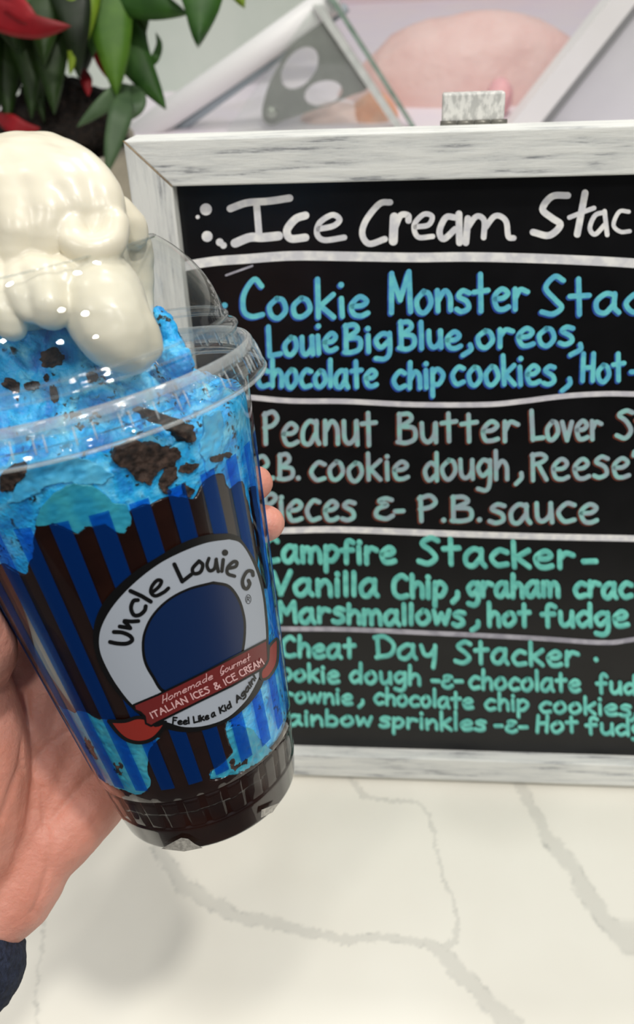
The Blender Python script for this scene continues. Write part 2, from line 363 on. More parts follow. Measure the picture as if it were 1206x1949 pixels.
# ------------------------------------------------------------------ countertop
def counter():
    def seg(P, w, wn):
        return [(np.array(W(on_z(*P[i])))[:2] * 100, np.array(W(on_z(*P[i + 1])))[:2] * 100, w[i] * .5 / wn, w[i + 1] * .5 / wn) for i in range(len(P) - 1)]
    S = []
    V1 = [(296,1615),(330,1655),(352,1687),(385,1710),(430,1735),(480,1752),(530,1757),(580,1775),(640,1785),(700,1785),(760,1787),(810,1795),(840,1810),(870,1845),(910,1885),(950,1930),(1010,1990),(1100,2100)]
    S += seg(V1, [26,32,34,34,30,26,24,20,17,17,17,18,26,32,36,38,40,40], 33)
    V2 = [(640,1440),(668,1485),(690,1515),(730,1522),(790,1527),(820,1550),(828,1600),(840,1660),(860,1710),(872,1745),(866,1785),(845,1810)]
    S += seg(V2, [14,13,12,8,8,8,8,8,9,9,10,12], 32)
    V3 = [(960,1440),(992,1497),(1015,1540),(1040,1590),(1080,1640),(1110,1690),(1150,1750),(1190,1790),(1260,1860)]
    S += seg(V3, [22,24,26,32,38,36,40,46,46], 33)
    V4 = [(100,1640),(95,1700),(85,1760),(75,1830),(70,1900),(75,1960)]
    S += seg(V4, [5,5,5,5,5,5], 34)
    def axis(a, b, lo, hi, fine, coarse):
        return np.unique(np.concatenate([np.linspace(lo, a, coarse), np.arange(a, b, fine), np.linspace(b, hi, coarse)]).round(3))
    xs = axis(-18, 24, -140, 160, .1, 14); ys = axis(-20, 0.5, -31, 84, .1, 14)
    XX, YY = np.meshgrid(xs, ys)
    pts = np.stack([XX.ravel(), YY.ravel()], 1)
    jit = np.array([[fbm((x, y, 0), .8, 4) * .35 + fbm((x, y, 5), 4, 3) * .26, fbm((x, y, 9), .8, 4) * .35 + fbm((x, y, 15), 4, 3) * .26] for x, y in pts])
    q = pts + jit * .55
    best = np.full(len(q), 9.0)
    for a, b, wa, wb in S:
        d = b - a; t = np.clip(((q - a) @ d) / (d @ d), 0, 1)
        dist = np.linalg.norm(q - a - t[:, None] * d, axis=1); w = (wa + (wb - wa) * t) * .8
        best = np.minimum(best, (dist - w) / np.maximum(w, .12))
    core = np.clip(-best * 2.6 + .1, 0, 1) * .30
    edge = np.exp(-(best / .2) ** 2) * (.5 + .8 * np.array([noise.noise(Vector((x * 1.3, y * 1.3, 3))) for x, y in pts]))
    vein = np.clip(core + edge * .6, 0, 1)
    zt = np.zeros(len(pts))
    V = np.stack([pts[:, 0] * .01, pts[:, 1] * .01, zt], 1); nx, ny = len(xs), len(ys)
    Fc = [(j * nx + i, j * nx + i + 1, (j + 1) * nx + i + 1, (j + 1) * nx + i) for j in range(ny - 1) for i in range(nx - 1)]
    n0 = len(V)
    ring = [(xs[0], ys[0]), (xs[-1], ys[0]), (xs[-1], ys[-1]), (xs[0], ys[-1])]
    top = [0, nx - 1, nx * ny - 1, nx * (ny - 1)]
    V = np.vstack([V, [(x * .01, y * .01, 0) for x, y in ring], [(x * .01, y * .01, -.03) for x, y in ring]])
    for i in range(4):
        j = (i + 1) % 4; Fc.append((n0 + i, n0 + 4 + i, n0 + 4 + j, n0 + j))
    Fc.append((n0 + 4, n0 + 7, n0 + 6, n0 + 5))
    m, N, L, b = new_mat('quartz')
    b.inputs['Roughness'].default_value = 0.32
    at = N.new('ShaderNodeAttribute'); at.attribute_name = 'vein'
    n = N.new('ShaderNodeTexNoise'); n.inputs['Scale'].default_value = 9; n.inputs['Detail'].default_value = 3
    tc = N.new('ShaderNodeTexCoord'); L.new(tc.outputs['Object'], n.inputs['Vector'])
    r = N.new('ShaderNodeValToRGB'); r.color_ramp.elements[0].position = .3; r.color_ramp.elements[1].position = .65
    r.color_ramp.elements[0].color = (*lin((222, 218, 206)), 1); r.color_ramp.elements[1].color = (*lin((230, 227, 216)), 1)
    mx = N.new('ShaderNodeMix'); mx.data_type = 'RGBA'; mx.inputs['B'].default_value = (*lin((158, 158, 152)), 1)
    L.new(n.outputs['Fac'], r.inputs[0]); L.new(r.outputs[0], mx.inputs['A']); L.new(at.outputs['Fac'], mx.inputs['Factor'])
    L.new(mx.outputs['Result'], b.inputs['Base Color'])
    o = mesh('countertop', V, Fc, m, smooth=False, base=(0.1, 0.2, -.03))
    a = o.data.attributes.new('vein', 'FLOAT', 'POINT'); a.data.foreach_set('value', np.concatenate([vein, np.zeros(8)]))
    tag(o, 'white quartz countertop with jagged grey veins under the menu board', 'countertop')
counter()

# ------------------------------------------------------------------ chalkboard sign
def whitewash(name, along):
    m, N, L, b = new_mat(name); b.inputs['Roughness'].default_value = .6
    tc = N.new('ShaderNodeTexCoord'); mp = N.new('ShaderNodeMapping')
    rot = N.new('ShaderNodeMapping'); rot.inputs['Rotation'].default_value = (LEAN, 0, 0)
    mp.inputs['Scale'].default_value = (12, 160, 160) if along == 'x' else (160, 160, 12)
    L.new(tc.outputs['Object'], rot.inputs[0]); L.new(rot.outputs[0], mp.inputs[0])
    n = N.new('ShaderNodeTexNoise'); n.inputs['Scale'].default_value = 1.6; n.inputs['Detail'].default_value = 7; n.inputs['Roughness'].default_value = .72
    L.new(mp.outputs[0], n.inputs['Vector'])
    r = N.new('ShaderNodeValToRGB'); e = r.color_ramp.elements
    e[0].position = .30; e[0].color = (*lin((74, 76, 80)), 1); e[1].position = .56; e[1].color = (*lin((232, 233, 228)), 1)
    x = e.new(.38); x.color = (*lin((160, 162, 164)), 1); x = e.new(.43); x.color = (*lin((212, 214, 211)), 1)
    L.new(n.outputs['Fac'], r.inputs[0]); L.new(r.outputs[0], b.inputs['Base Color'])
    bp = N.new('ShaderNodeBump'); bp.inputs['Distance'].default_value = .0006; L.new(n.outputs['Fac'], bp.inputs['Height']); L.new(bp.outputs[0], b.inputs['Normal'])
    return m
def marker(name, c1, c2, stretch=(1, 1, 1)):
    return mat(name, c1, c2, rough=.5, scale=170, detail=3, stretch=stretch, lo=.4, hi=.62)
LINES = {}
def sign():
    base = W(P0 - bU * BH + bX * BW / 2 - bN * BD)
    root = empty('chalkboard_sign', base, 'black menu chalkboard in a whitewashed wooden frame standing on the countertop', 'sign')
    WX, WZ = whitewash('whitewash_across', 'x'), whitewash('whitewash_upright', 'z')
    raw = mat('bare_wood', (150, 118, 78), (186, 158, 116), scale=300)
    def pt(u, v, n): return P0 + bX * u - bU * v + bN * n
    def rail(name, quad, m):           # quad: four front (u, v) corners, outer edge first
        V = [pt(u, v, 0) for u, v in quad] + [pt(u, v, -BD) for u, v in quad]
        Fc = [(0, 1, 2, 3), (7, 6, 5, 4)] + [(i, i + 4, (i + 1) % 4 + 4, (i + 1) % 4) for i in range(4)]
        V = W(np.array(V)); o = mesh(name, V, Fc, m, root, smooth=False)
        bevel(o, .0007, 2)
        return o
    a, w, h, r = 0, BW, BH, RAIL; rb = 1.75; e = .012
    rail('frame_rail', [(a, 0), (w, 0), (w - r - e, r), (r + e, r)], WX)
    rail('frame_rail', [(w, h), (a, h), (r + e, h - rb), (w - r - e, h - rb)], WX)
    rail('frame_rail', [(a, h - e), (a, e), (r, r + e), (r, h - rb - e)], WZ)
    rail('frame_rail', [(w, e), (w, h - e), (w - r, h - rb - e), (w - r, r + e)], WZ)
    for (p, q) in (((0, 0), (r, r)), ((w, 0), (w - r, r)), ((0, h), (r, h - rb)), ((w, h), (w - r, h - rb))):
        P = [pt(p[0] + (q[0] - p[0]) * t, p[1] + (q[1] - p[1]) * t, .004) for t in (0.0, 1.0)]
        V, Fc = tube3(np.array(P), .022, 6); mesh('mitre_joint', W(V), Fc, raw, root)
    V, Fc = box_cam(pt(r - .3, h - rb + .3, -REC - .3), bX * (w - 2 * r + .6), bU * (h - r - rb + .6), bN * .3)
    blk = mat('slate_black', (12, 12, 14), (17, 17, 19), rough=.3, scale=60, detail=6, spec=.35)
    panel = mesh('panel', W(V), Fc, blk, root, smooth=False)
    # the easel leg behind, its top above the frame, and its hinge
    lg = mat('patterned_leg_wood', (182, 182, 178), (222, 221, 216), scale=520, detail=5, stretch=(1, .5, .5), lo=.40, hi=.58)
    u0 = 14.86
    V, Fc = box_cam(pt(u0 - 1.33, 0.2, -BD - .9), bX * 2.62, bU * 1.42, bN * .85)
    leg = mesh('easel_leg', W(V), Fc, lg, root, smooth=False); bevel(leg, .0008)
    V, Fc = box_cam(pt(u0 - 1.0, 0.2, -BD - .85), bX * 2.0, -bU * 34.5 - bN * 7.4, bN * .7)
    mesh('leg_strut', W(V), Fc, lg, leg, smooth=False)
    hm = mat('hinge_grey', (120, 118, 110), rough=.4, metal=.6)
    bg = Bag()
    for k in range(4):
        s = u0 - 1.42 + k * .72
        V, Fc = tube3(np.array([pt(s, -.06, -BD - .02), pt(s + .68, -.06, -BD - .02)]), .11, 10); bg.add(V, Fc)
    V, Fc = bg.out(); mesh('hinge', W(V), Fc, hm, leg)
    # writing: stroke by stroke on the panel
    white = marker('white_marker', (222, 222, 226), (250, 249, 246)); 
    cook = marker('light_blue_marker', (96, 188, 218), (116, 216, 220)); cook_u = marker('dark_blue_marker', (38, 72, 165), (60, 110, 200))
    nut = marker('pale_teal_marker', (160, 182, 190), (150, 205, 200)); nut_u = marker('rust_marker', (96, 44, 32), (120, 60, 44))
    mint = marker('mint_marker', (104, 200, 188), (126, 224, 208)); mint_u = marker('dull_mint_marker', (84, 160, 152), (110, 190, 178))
    grey = marker('lilac_marker', (158, 156, 168), (190, 188, 198)); silver = marker('silver_marker', (206, 204, 212), (232, 230, 232))
    def put(name, strokes, mats, under=None, label=None):
        bg = Bag()
        if under:
            for P, w in strokes:
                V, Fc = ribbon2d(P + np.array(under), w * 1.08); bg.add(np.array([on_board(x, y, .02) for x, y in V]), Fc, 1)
        lift = .03
        for P, w in strokes:
            lift += .0006
            V, Fc = ribbon2d(P, w); bg.add(np.array([on_board(x, y, lift) for x, y in V]), Fc, 0)
        V, Fc = bg.out(); return mesh(name, W(V), Fc, None, panel, smooth=False, mats=mats, fmat=bg.M, label=label)
    def line(name, words, sw, mats, under=None, label=None):
        st = []
        for wd_ in words:
            k_ = .86 if sw < 7.5 else .93; wd_ = (*wd_[:5], wd_[5] * k_, wd_[6] * k_)
            for P in word_strokes(*wd_): st.append((P, sw if len(P) > 1 else sw * 1.15))
        return put(name, st, mats, under, label)
    hd = []
    for x, y, d in ((391.7, 398.6, 23), (376, 413, 8), (394, 450, 21), (418, 461, 15), (425, 467, 13)): hd.append((np.array([(x, y)]), d))
    hd += [(catmull([(438,397),(470,386),(510,383),(551,377)]), 14), (np.array([(488,388),(493,450)]), 13), (catmull([(447,463),(475,452),(500,452),(530,449)]), 17)]
    hd += [(catmull([(581,410),(562,417),(546,438),(553,454),(581,452)]), 15)]
    hd += [(catmull([(606,436),(634,430),(646,418),(632,409),(608,424),(603,445),(617,457),(655,452)]), 11)]
    hd += [(catmull([(742,385),(722,388),(697,418),(689,445),(702,464),(732,455)]), 12), (np.array([(750,413),(748,459)]), 17), (catmull([(752,432),(762,410),(776,410),(777,420)]), 12)]
    hd += [(catmull([(790,432),(815,428),(822,412),(806,408),(788,428),(795,451),(823,450)]), 10)]
    hd += [(catmull([(866,414),(848,414),(836,440),(844,455),(866,436)]), 12), (np.array([(873,407),(874,462)]), 13), (np.array([(890,416),(886,462)]), 13), (catmull([(888,436),(906,412),(921,420),(920,452)]), 11), (catmull([(921,436),(942,411),(962,420),(967,450),(977,453)]), 11)]
    hd += [(catmull([(1080,372),(1050,374),(1032,398),(1050,415),(1066,428),(1045,448),(1014,442)]), 13)]
    hd += [(np.array([(1113,367),(1098,446)]), 13), (catmull([(1083,414),(1108,404),(1130,396)]), 9)]
    hd += [(catmull([(1150,404),(1132,410),(1122,434),(1132,446),(1150,428)]), 9), (np.array([(1150,402),(1155,447)]), 9), (catmull([(1196,403),(1178,403),(1167,428),(1180,441),(1198,440)]), 8)]
    for P in word_strokes('kers', 1212, 1330, 446, 444, 42, 78): hd.append((P, 10))
    put('heading_lettering', hd, [white, white], label='white heading lettering')
    put('divider_line', [(catmull([(340,512),(360,505),(410,497),(466,493),(554,487),(660,488),(785,490),(887,489),(992,491),(1098,495),(1206,501),(1330,512)]), np.concatenate([np.full(60, 18), np.full(7, 18)]))], [white], label='thick white divider line')
    put('divider_line', [(catmull([(400,752),(471,756),(554,763),(660,764),(785,770),(922,770),(992,764),(1063,755),(1133,750),(1206,750),(1380,756)]), 10)], [silver])
    put('divider_line', [(catmull([(440,1009),(528,1010),(646,1008),(833,1015),(1018,1021),(1206,1025),(1380,1030)]), 12)], [white])
    put('divider_line', [(catmull([(470,1196),(534,1197),(660,1198),(843,1206),(1023,1215),(1144,1223),(1206,1217),(1380,1190)]), 9)], [grey], label='lilac grey divider line')
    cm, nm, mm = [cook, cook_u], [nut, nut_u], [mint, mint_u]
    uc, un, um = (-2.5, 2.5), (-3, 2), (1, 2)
    put('smudge_mark', [(catmull([(430,524),(455,515),(480,506)]), 4)], [grey])
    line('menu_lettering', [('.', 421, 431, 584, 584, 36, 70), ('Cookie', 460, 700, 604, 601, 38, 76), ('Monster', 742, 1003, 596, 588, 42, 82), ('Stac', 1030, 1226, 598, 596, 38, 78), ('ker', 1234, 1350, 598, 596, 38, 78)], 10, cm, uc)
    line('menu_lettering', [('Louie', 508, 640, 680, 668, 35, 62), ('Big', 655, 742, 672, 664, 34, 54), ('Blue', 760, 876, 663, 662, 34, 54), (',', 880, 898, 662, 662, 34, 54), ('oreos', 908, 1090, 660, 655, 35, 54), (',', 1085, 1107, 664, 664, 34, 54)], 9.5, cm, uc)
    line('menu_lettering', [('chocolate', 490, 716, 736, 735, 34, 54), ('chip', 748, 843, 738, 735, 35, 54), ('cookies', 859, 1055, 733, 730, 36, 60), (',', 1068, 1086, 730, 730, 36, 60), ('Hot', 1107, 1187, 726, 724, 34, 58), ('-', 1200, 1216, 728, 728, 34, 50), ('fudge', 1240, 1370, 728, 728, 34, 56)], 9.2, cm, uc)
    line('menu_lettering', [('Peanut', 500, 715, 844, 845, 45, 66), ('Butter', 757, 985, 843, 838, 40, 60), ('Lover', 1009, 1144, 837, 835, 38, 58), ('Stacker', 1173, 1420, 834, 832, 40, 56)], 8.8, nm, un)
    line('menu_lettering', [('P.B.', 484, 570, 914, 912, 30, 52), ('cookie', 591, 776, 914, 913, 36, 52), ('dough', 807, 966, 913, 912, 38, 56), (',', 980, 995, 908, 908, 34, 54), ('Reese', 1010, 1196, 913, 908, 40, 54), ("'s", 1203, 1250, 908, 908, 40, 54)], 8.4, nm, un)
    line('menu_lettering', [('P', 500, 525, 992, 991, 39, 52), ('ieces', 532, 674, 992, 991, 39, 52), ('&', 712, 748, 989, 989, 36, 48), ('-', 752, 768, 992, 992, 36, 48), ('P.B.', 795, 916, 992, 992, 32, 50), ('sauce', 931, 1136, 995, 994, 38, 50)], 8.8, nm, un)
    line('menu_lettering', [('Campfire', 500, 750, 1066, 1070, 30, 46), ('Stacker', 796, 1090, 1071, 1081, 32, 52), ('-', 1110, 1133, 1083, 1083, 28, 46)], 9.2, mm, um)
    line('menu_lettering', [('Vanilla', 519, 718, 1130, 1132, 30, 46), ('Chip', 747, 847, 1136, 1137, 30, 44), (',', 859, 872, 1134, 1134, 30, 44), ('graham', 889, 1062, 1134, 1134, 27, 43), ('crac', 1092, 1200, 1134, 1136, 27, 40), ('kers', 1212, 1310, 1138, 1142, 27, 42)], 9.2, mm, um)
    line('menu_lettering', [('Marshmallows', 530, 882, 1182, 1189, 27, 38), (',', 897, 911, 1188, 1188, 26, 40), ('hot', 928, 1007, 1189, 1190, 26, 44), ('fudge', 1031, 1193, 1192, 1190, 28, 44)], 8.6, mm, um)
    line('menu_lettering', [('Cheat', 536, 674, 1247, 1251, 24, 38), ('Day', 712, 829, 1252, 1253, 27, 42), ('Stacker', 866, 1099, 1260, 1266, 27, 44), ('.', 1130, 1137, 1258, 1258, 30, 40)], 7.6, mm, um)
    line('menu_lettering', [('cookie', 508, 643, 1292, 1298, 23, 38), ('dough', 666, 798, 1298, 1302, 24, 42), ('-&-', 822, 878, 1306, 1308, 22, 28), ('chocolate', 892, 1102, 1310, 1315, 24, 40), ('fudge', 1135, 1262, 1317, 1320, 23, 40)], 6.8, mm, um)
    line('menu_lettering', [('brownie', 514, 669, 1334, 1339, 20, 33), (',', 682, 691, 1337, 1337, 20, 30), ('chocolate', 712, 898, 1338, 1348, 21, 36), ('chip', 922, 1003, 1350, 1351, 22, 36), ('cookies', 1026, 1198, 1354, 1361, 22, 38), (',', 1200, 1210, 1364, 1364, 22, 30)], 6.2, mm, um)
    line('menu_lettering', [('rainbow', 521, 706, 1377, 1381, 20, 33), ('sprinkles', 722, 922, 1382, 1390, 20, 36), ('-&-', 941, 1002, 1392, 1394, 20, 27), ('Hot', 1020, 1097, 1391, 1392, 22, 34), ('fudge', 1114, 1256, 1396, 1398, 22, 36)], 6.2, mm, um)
sign()

# ------------------------------------------------------------------ display case behind the board
def background():
    white = mat('white_enamel', (244, 243, 241), (248, 247, 246), rough=.4, scale=8)
    lav = mat('lavender_white', (232, 224, 234), (236, 228, 232), rough=.5, scale=12)
    green = mat('pale_green_wall', (204, 216, 204), (220, 228, 218), rough=.6, scale=5)
    steel = mat('brushed_steel', (128, 132, 124), (140, 144, 136), rough=.5, scale=40)
    g = mat('light_grey_panel', (222, 222, 226), (230, 230, 232), rough=.5, scale=6)
    root = empty('display_case', (0.3, 1.5, -.03), 'white ice cream display case behind the chalkboard', 'display case')
    def bx(name, x0, x1, y0, y1, z0, z1, m, par=root):
        V = [(x, y, z) for z in (z0, z1) for y in (y0, y1) for x in (x0, x1)]
        return mesh(name, V, [(0, 2, 3, 1), (4, 5, 7, 6), (0, 1, 5, 4), (2, 6, 7, 3), (0, 4, 6, 2), (1, 3, 7, 5)], m, par, smooth=False)
    bx('case_deck', -1.6, 2.2, .86, 3.4, -.06, -.03, lav)
    bx('back_panel', -1.6, 2.2, 3.4, 3.44, -.06, 1.2, green)
    # pale green side panel, seen above the rail
    P = [on_y(250, 262, 150), on_y(640, -30, 150), on_y(640, -260, 150), on_y(-300, -260, 150), on_y(-300, 262, 150)]
    V = np.vstack([W(np.array(P)), W(np.array(P) + wY * 1.5)])
    mesh('side_panel', V, [(0, 1, 2, 3, 4), (9, 8, 7, 6, 5)] + [(i, i + 5, (i + 1) % 5 + 5, (i + 1) % 5) for i in range(5)], green, root, smooth=False)
    # white tubular rail and, as a thin blue-grey tube, the shade along its underside
    P = [on_y(200, 300, 128), on_y(450, 128, 128), on_y(640, -6, 128)]
    rail = mesh('guard_rail', *(lambda q: (W(q[0]), q[1]))(tube3(np.array(P), 2.2, 20)), white, root)
    P = [on_y(225, 330, 129), on_y(470, 152, 129), on_y(660, 14, 129)]
    mesh('rail_shade', *(lambda q: (W(q[0]), q[1]))(tube3(np.array(P), .75, 12)), mat('rail_shade_blue_grey', (168, 180, 186), rough=.6), rail)
    # white slanted post and grey panel on the right
    def slab(name, pts, Y, t, m, par=root):
        P = np.array([on_y(x, y, Y) for x, y in pts]); n = len(P)
        V = np.vstack([W(P), W(P + wY * t)])
        return mesh(name, V, [tuple(range(n)), tuple(range(2 * n - 1, n - 1, -1))] + [(i, i + n, (i + 1) % n + n, (i + 1) % n) for i in range(n)], m, par, smooth=False)
    slab('slanted_post', [(930, 290), (985, 290), (1215, 0), (1290, -95), (1240, -95), (1160, 0)], 122, 4, white)
    slab('post_edge', [(985, 290), (1003, 290), (1232, 0), (1304, -95), (1290, -95), (1215, 0)], 123, 4, mat('post_edge_grey', (150, 152, 152), rough=.6))  # grey strip along the right edge of the post
    slab('end_panel', [(1003, 290), (1500, 290), (1500, -95), (1304, -95), (1232, 0)], 124, 2, g)
    # glass pane with a green edge
    gl = clear_plastic('pane_glass', (.97, .985, .975), 1.45, .02, haze=.06)
    pane = empty('glass_pane', W(on_y(560, 250, 125)), 'slanted clear glass pane with a green edge on the display case', 'glass pane')
    slab('pane', [(752, 250), (592, 20), (430, 250)], 125, .8, gl, pane)
    slab('pane_edge', [(784, 246), (792, 246), (628, -14), (618, -14)], 124.6, 1.2, mat('green_glass_edge', (112, 140, 124), (150, 172, 158), rough=.25, scale=60), pane)
    slab('pane_bevel', [(752, 246), (768, 246), (612, 10), (594, 10)], 124.8, 1.0, mat('pale_glass_edge', (206, 212, 206), (222, 226, 220), rough=.25, scale=60), pane)
    # steel bracket with two oval holes
    outer = catmull([(612,38),(640,72),(668,115),(700,165),(668,182),(630,198),(590,212),(545,228),(515,238),(500,226),(500,200),(512,160),(532,122),(556,85),(585,58),(612,38)], 4)[:-1]
    def ell(cx, cy, a, b, ang, n=20):
        t = np.linspace(0, 2 * np.pi, n, endpoint=False); c, s = math.cos(ang), math.sin(ang)
        return np.stack([cx + a * np.cos(t) * c - b * np.sin(t) * s, cy + a * np.cos(t) * s + b * np.sin(t) * c], 1)
    holes = [ell(570, 130, 46, 29, -.95), ell(615, 178, 37, 24, -.28)]
    pts = [Vector(p) for p in outer]; edges = [(i, (i + 1) % len(outer)) for i in range(len(outer))]
    hs = []
    for h in holes:
        k = len(pts); pts += [Vector(p) for p in h]; edges += [(k + i, k + (i + 1) % len(h)) for i in range(len(h))]
    vo, eo, fo = delaunay_2d_cdt(pts, edges, [], 1, 1e-4)[:3]
    vo = np.array([tuple(v) for v in vo])
    def inside(p, poly):
        x, y = p; c = False; n = len(poly)
        for i in range(n):
            (x1, y1), (x2, y2) = poly[i], poly[(i + 1) % n]
            if (y1 > y) != (y2 > y) and x < (x2 - x1) * (y - y1) / (y2 - y1) + x1: c = not c
        return c
    fk = []
    for f in fo:
        c = vo[list(f)].mean(0)
        if inside(c, outer) and not any(inside(c, h) for h in holes): fk.append(tuple(f))
    n = len(vo); A = np.array([on_y(x, y, 126.5) for x, y in vo]); V = np.vstack([W(A), W(A + wY * .5)])
    from collections import Counter
    ec = Counter()
    for f in fk:
        for i in range(len(f)): ec[frozenset((f[i], f[(i + 1) % len(f)]))] += 1
    Fc = fk + [tuple(i + n for i in reversed(f)) for f in fk]
    for f in fk:
        for i in range(len(f)):
            a, b = f[i], f[(i + 1) % len(f)]
            if ec[frozenset((a, b))] == 1: Fc.append((b, a, a + n, b + n))
    br = empty('shelf_bracket', W(on_y(510, 240, 126.5)), 'grey steel bracket plate with two oval holes behind the board', 'bracket')
    mesh('plate', V, Fc, steel, br, smooth=False)
    P = [on_y(517, 213, 126.3), on_y(517, 213, 127.2)]
    mesh('bolt', *(lambda q: (W(q[0]), q[1]))(tube3(np.array(P), 1.1, 16)), mat('bolt_nickel', (186, 190, 178), rough=.3, metal=.5), br)
    # mounds of ice cream in the case
    def mound(name, lab, c, r, cols):
        bm = bmesh.new(); bmesh.ops.create_icosphere(bm, subdivisions=4, radius=1)
        V = np.array([v.co[:] for v in bm.verts]); Fc = [tuple(v.index for v in f.verts) for f in bm.faces]; bm.free()
        d = np.array([1 + .07 * fbm(v + np.array(c), 1.6, 4) for v in V])
        V = V * d[:, None] * np.array(r); V[:, 2] = np.maximum(V[:, 2], -.05 - c[2]); V += np.array(c)
        o = mesh(name, V, Fc, mat(name + '_cream', *cols, rough=.55, scale=18, sss=.2, bump=.004, bscale=40), smooth=True)
        tag(o, lab, 'ice cream')
    def at(x, y, Y): return tuple(W(on_y(x, y, Y)))
    slab('pink_panel', [(560, 330), (1400, 330), (1400, -160), (560, -160)], 215, 2, mat('pink_mural', (228, 214, 222), (226, 192, 186), rough=.6, scale=2.2, detail=2, lo=.36, hi=.66))
    mound('ice_cream_mound', 'salmon pink ice cream mound behind the glass pane edge', at(900, 245, 144), (.27, .10, .20), ((228, 192, 186), (234, 204, 198)))
    mound('ice_cream_mound', 'orange ice cream scoop low beside the steel bracket', at(712, 232, 131), (.042, .03, .05), ((234, 158, 112), (238, 190, 160)))
    mound('ice_cream_mound', 'small bright pink scoop beside the white slanted post', at(950, 184, 130.5), (.022, .03, .03), ((236, 178, 180), (238, 186, 190)))
    mound('ice_cream_mound', 'peach ice cream patch below the steel bracket', at(640, 250, 131), (.07, .03, .05), ((238, 206, 196), (242, 216, 210)))
background()
def room():
    def slab(name, x0, x1, y0, y1, z0, z1, m):
        V = [(x, y, z) for z in (z0, z1) for y in (y0, y1) for x in (x0, x1)]
        o = mesh(name, V, [(0, 2, 3, 1), (4, 5, 7, 6), (0, 1, 5, 4), (2, 6, 7, 3), (0, 4, 6, 2), (1, 3, 7, 5)], m, smooth=False); o['kind'] = 'structure'; return o
    def info(o, l, c): o['label'] = l; o['category'] = c
    info(slab('floor', -4, 5, -3, 4.6, -.95, -.92, mat('floor_tile', (92, 90, 88), (104, 102, 98), rough=.5, scale=3)), 'grey shop floor below the counter', 'floor')
    info(slab('wall_back', -4, 5, 4.5, 4.6, -.92, 2.4, mat('wall_paint', (206, 210, 204), (214, 216, 210), rough=.8, scale=2)), 'pale painted wall behind the display case', 'wall')
    w = mat('cabinet_white', (214, 214, 210), (222, 222, 218), rough=.5, scale=3)
    o = slab('counter_cabinet', -1.36, 1.56, -.25, .8, -.92, -.0305, w); del o['kind']; tag(o, 'plain white cabinet carrying the quartz countertop', 'cabinet')
    V = [(x, y, z) for z in (-.92, -.06) for y in (.9, 3.4) for x in (-1.55, 2.15)]
    mesh('case_base', V, [(0, 2, 3, 1), (4, 5, 7, 6), (0, 1, 5, 4), (2, 6, 7, 3), (0, 4, 6, 2), (1, 3, 7, 5)], w, bpy.data.objects['display_case'], smooth=False)
room()

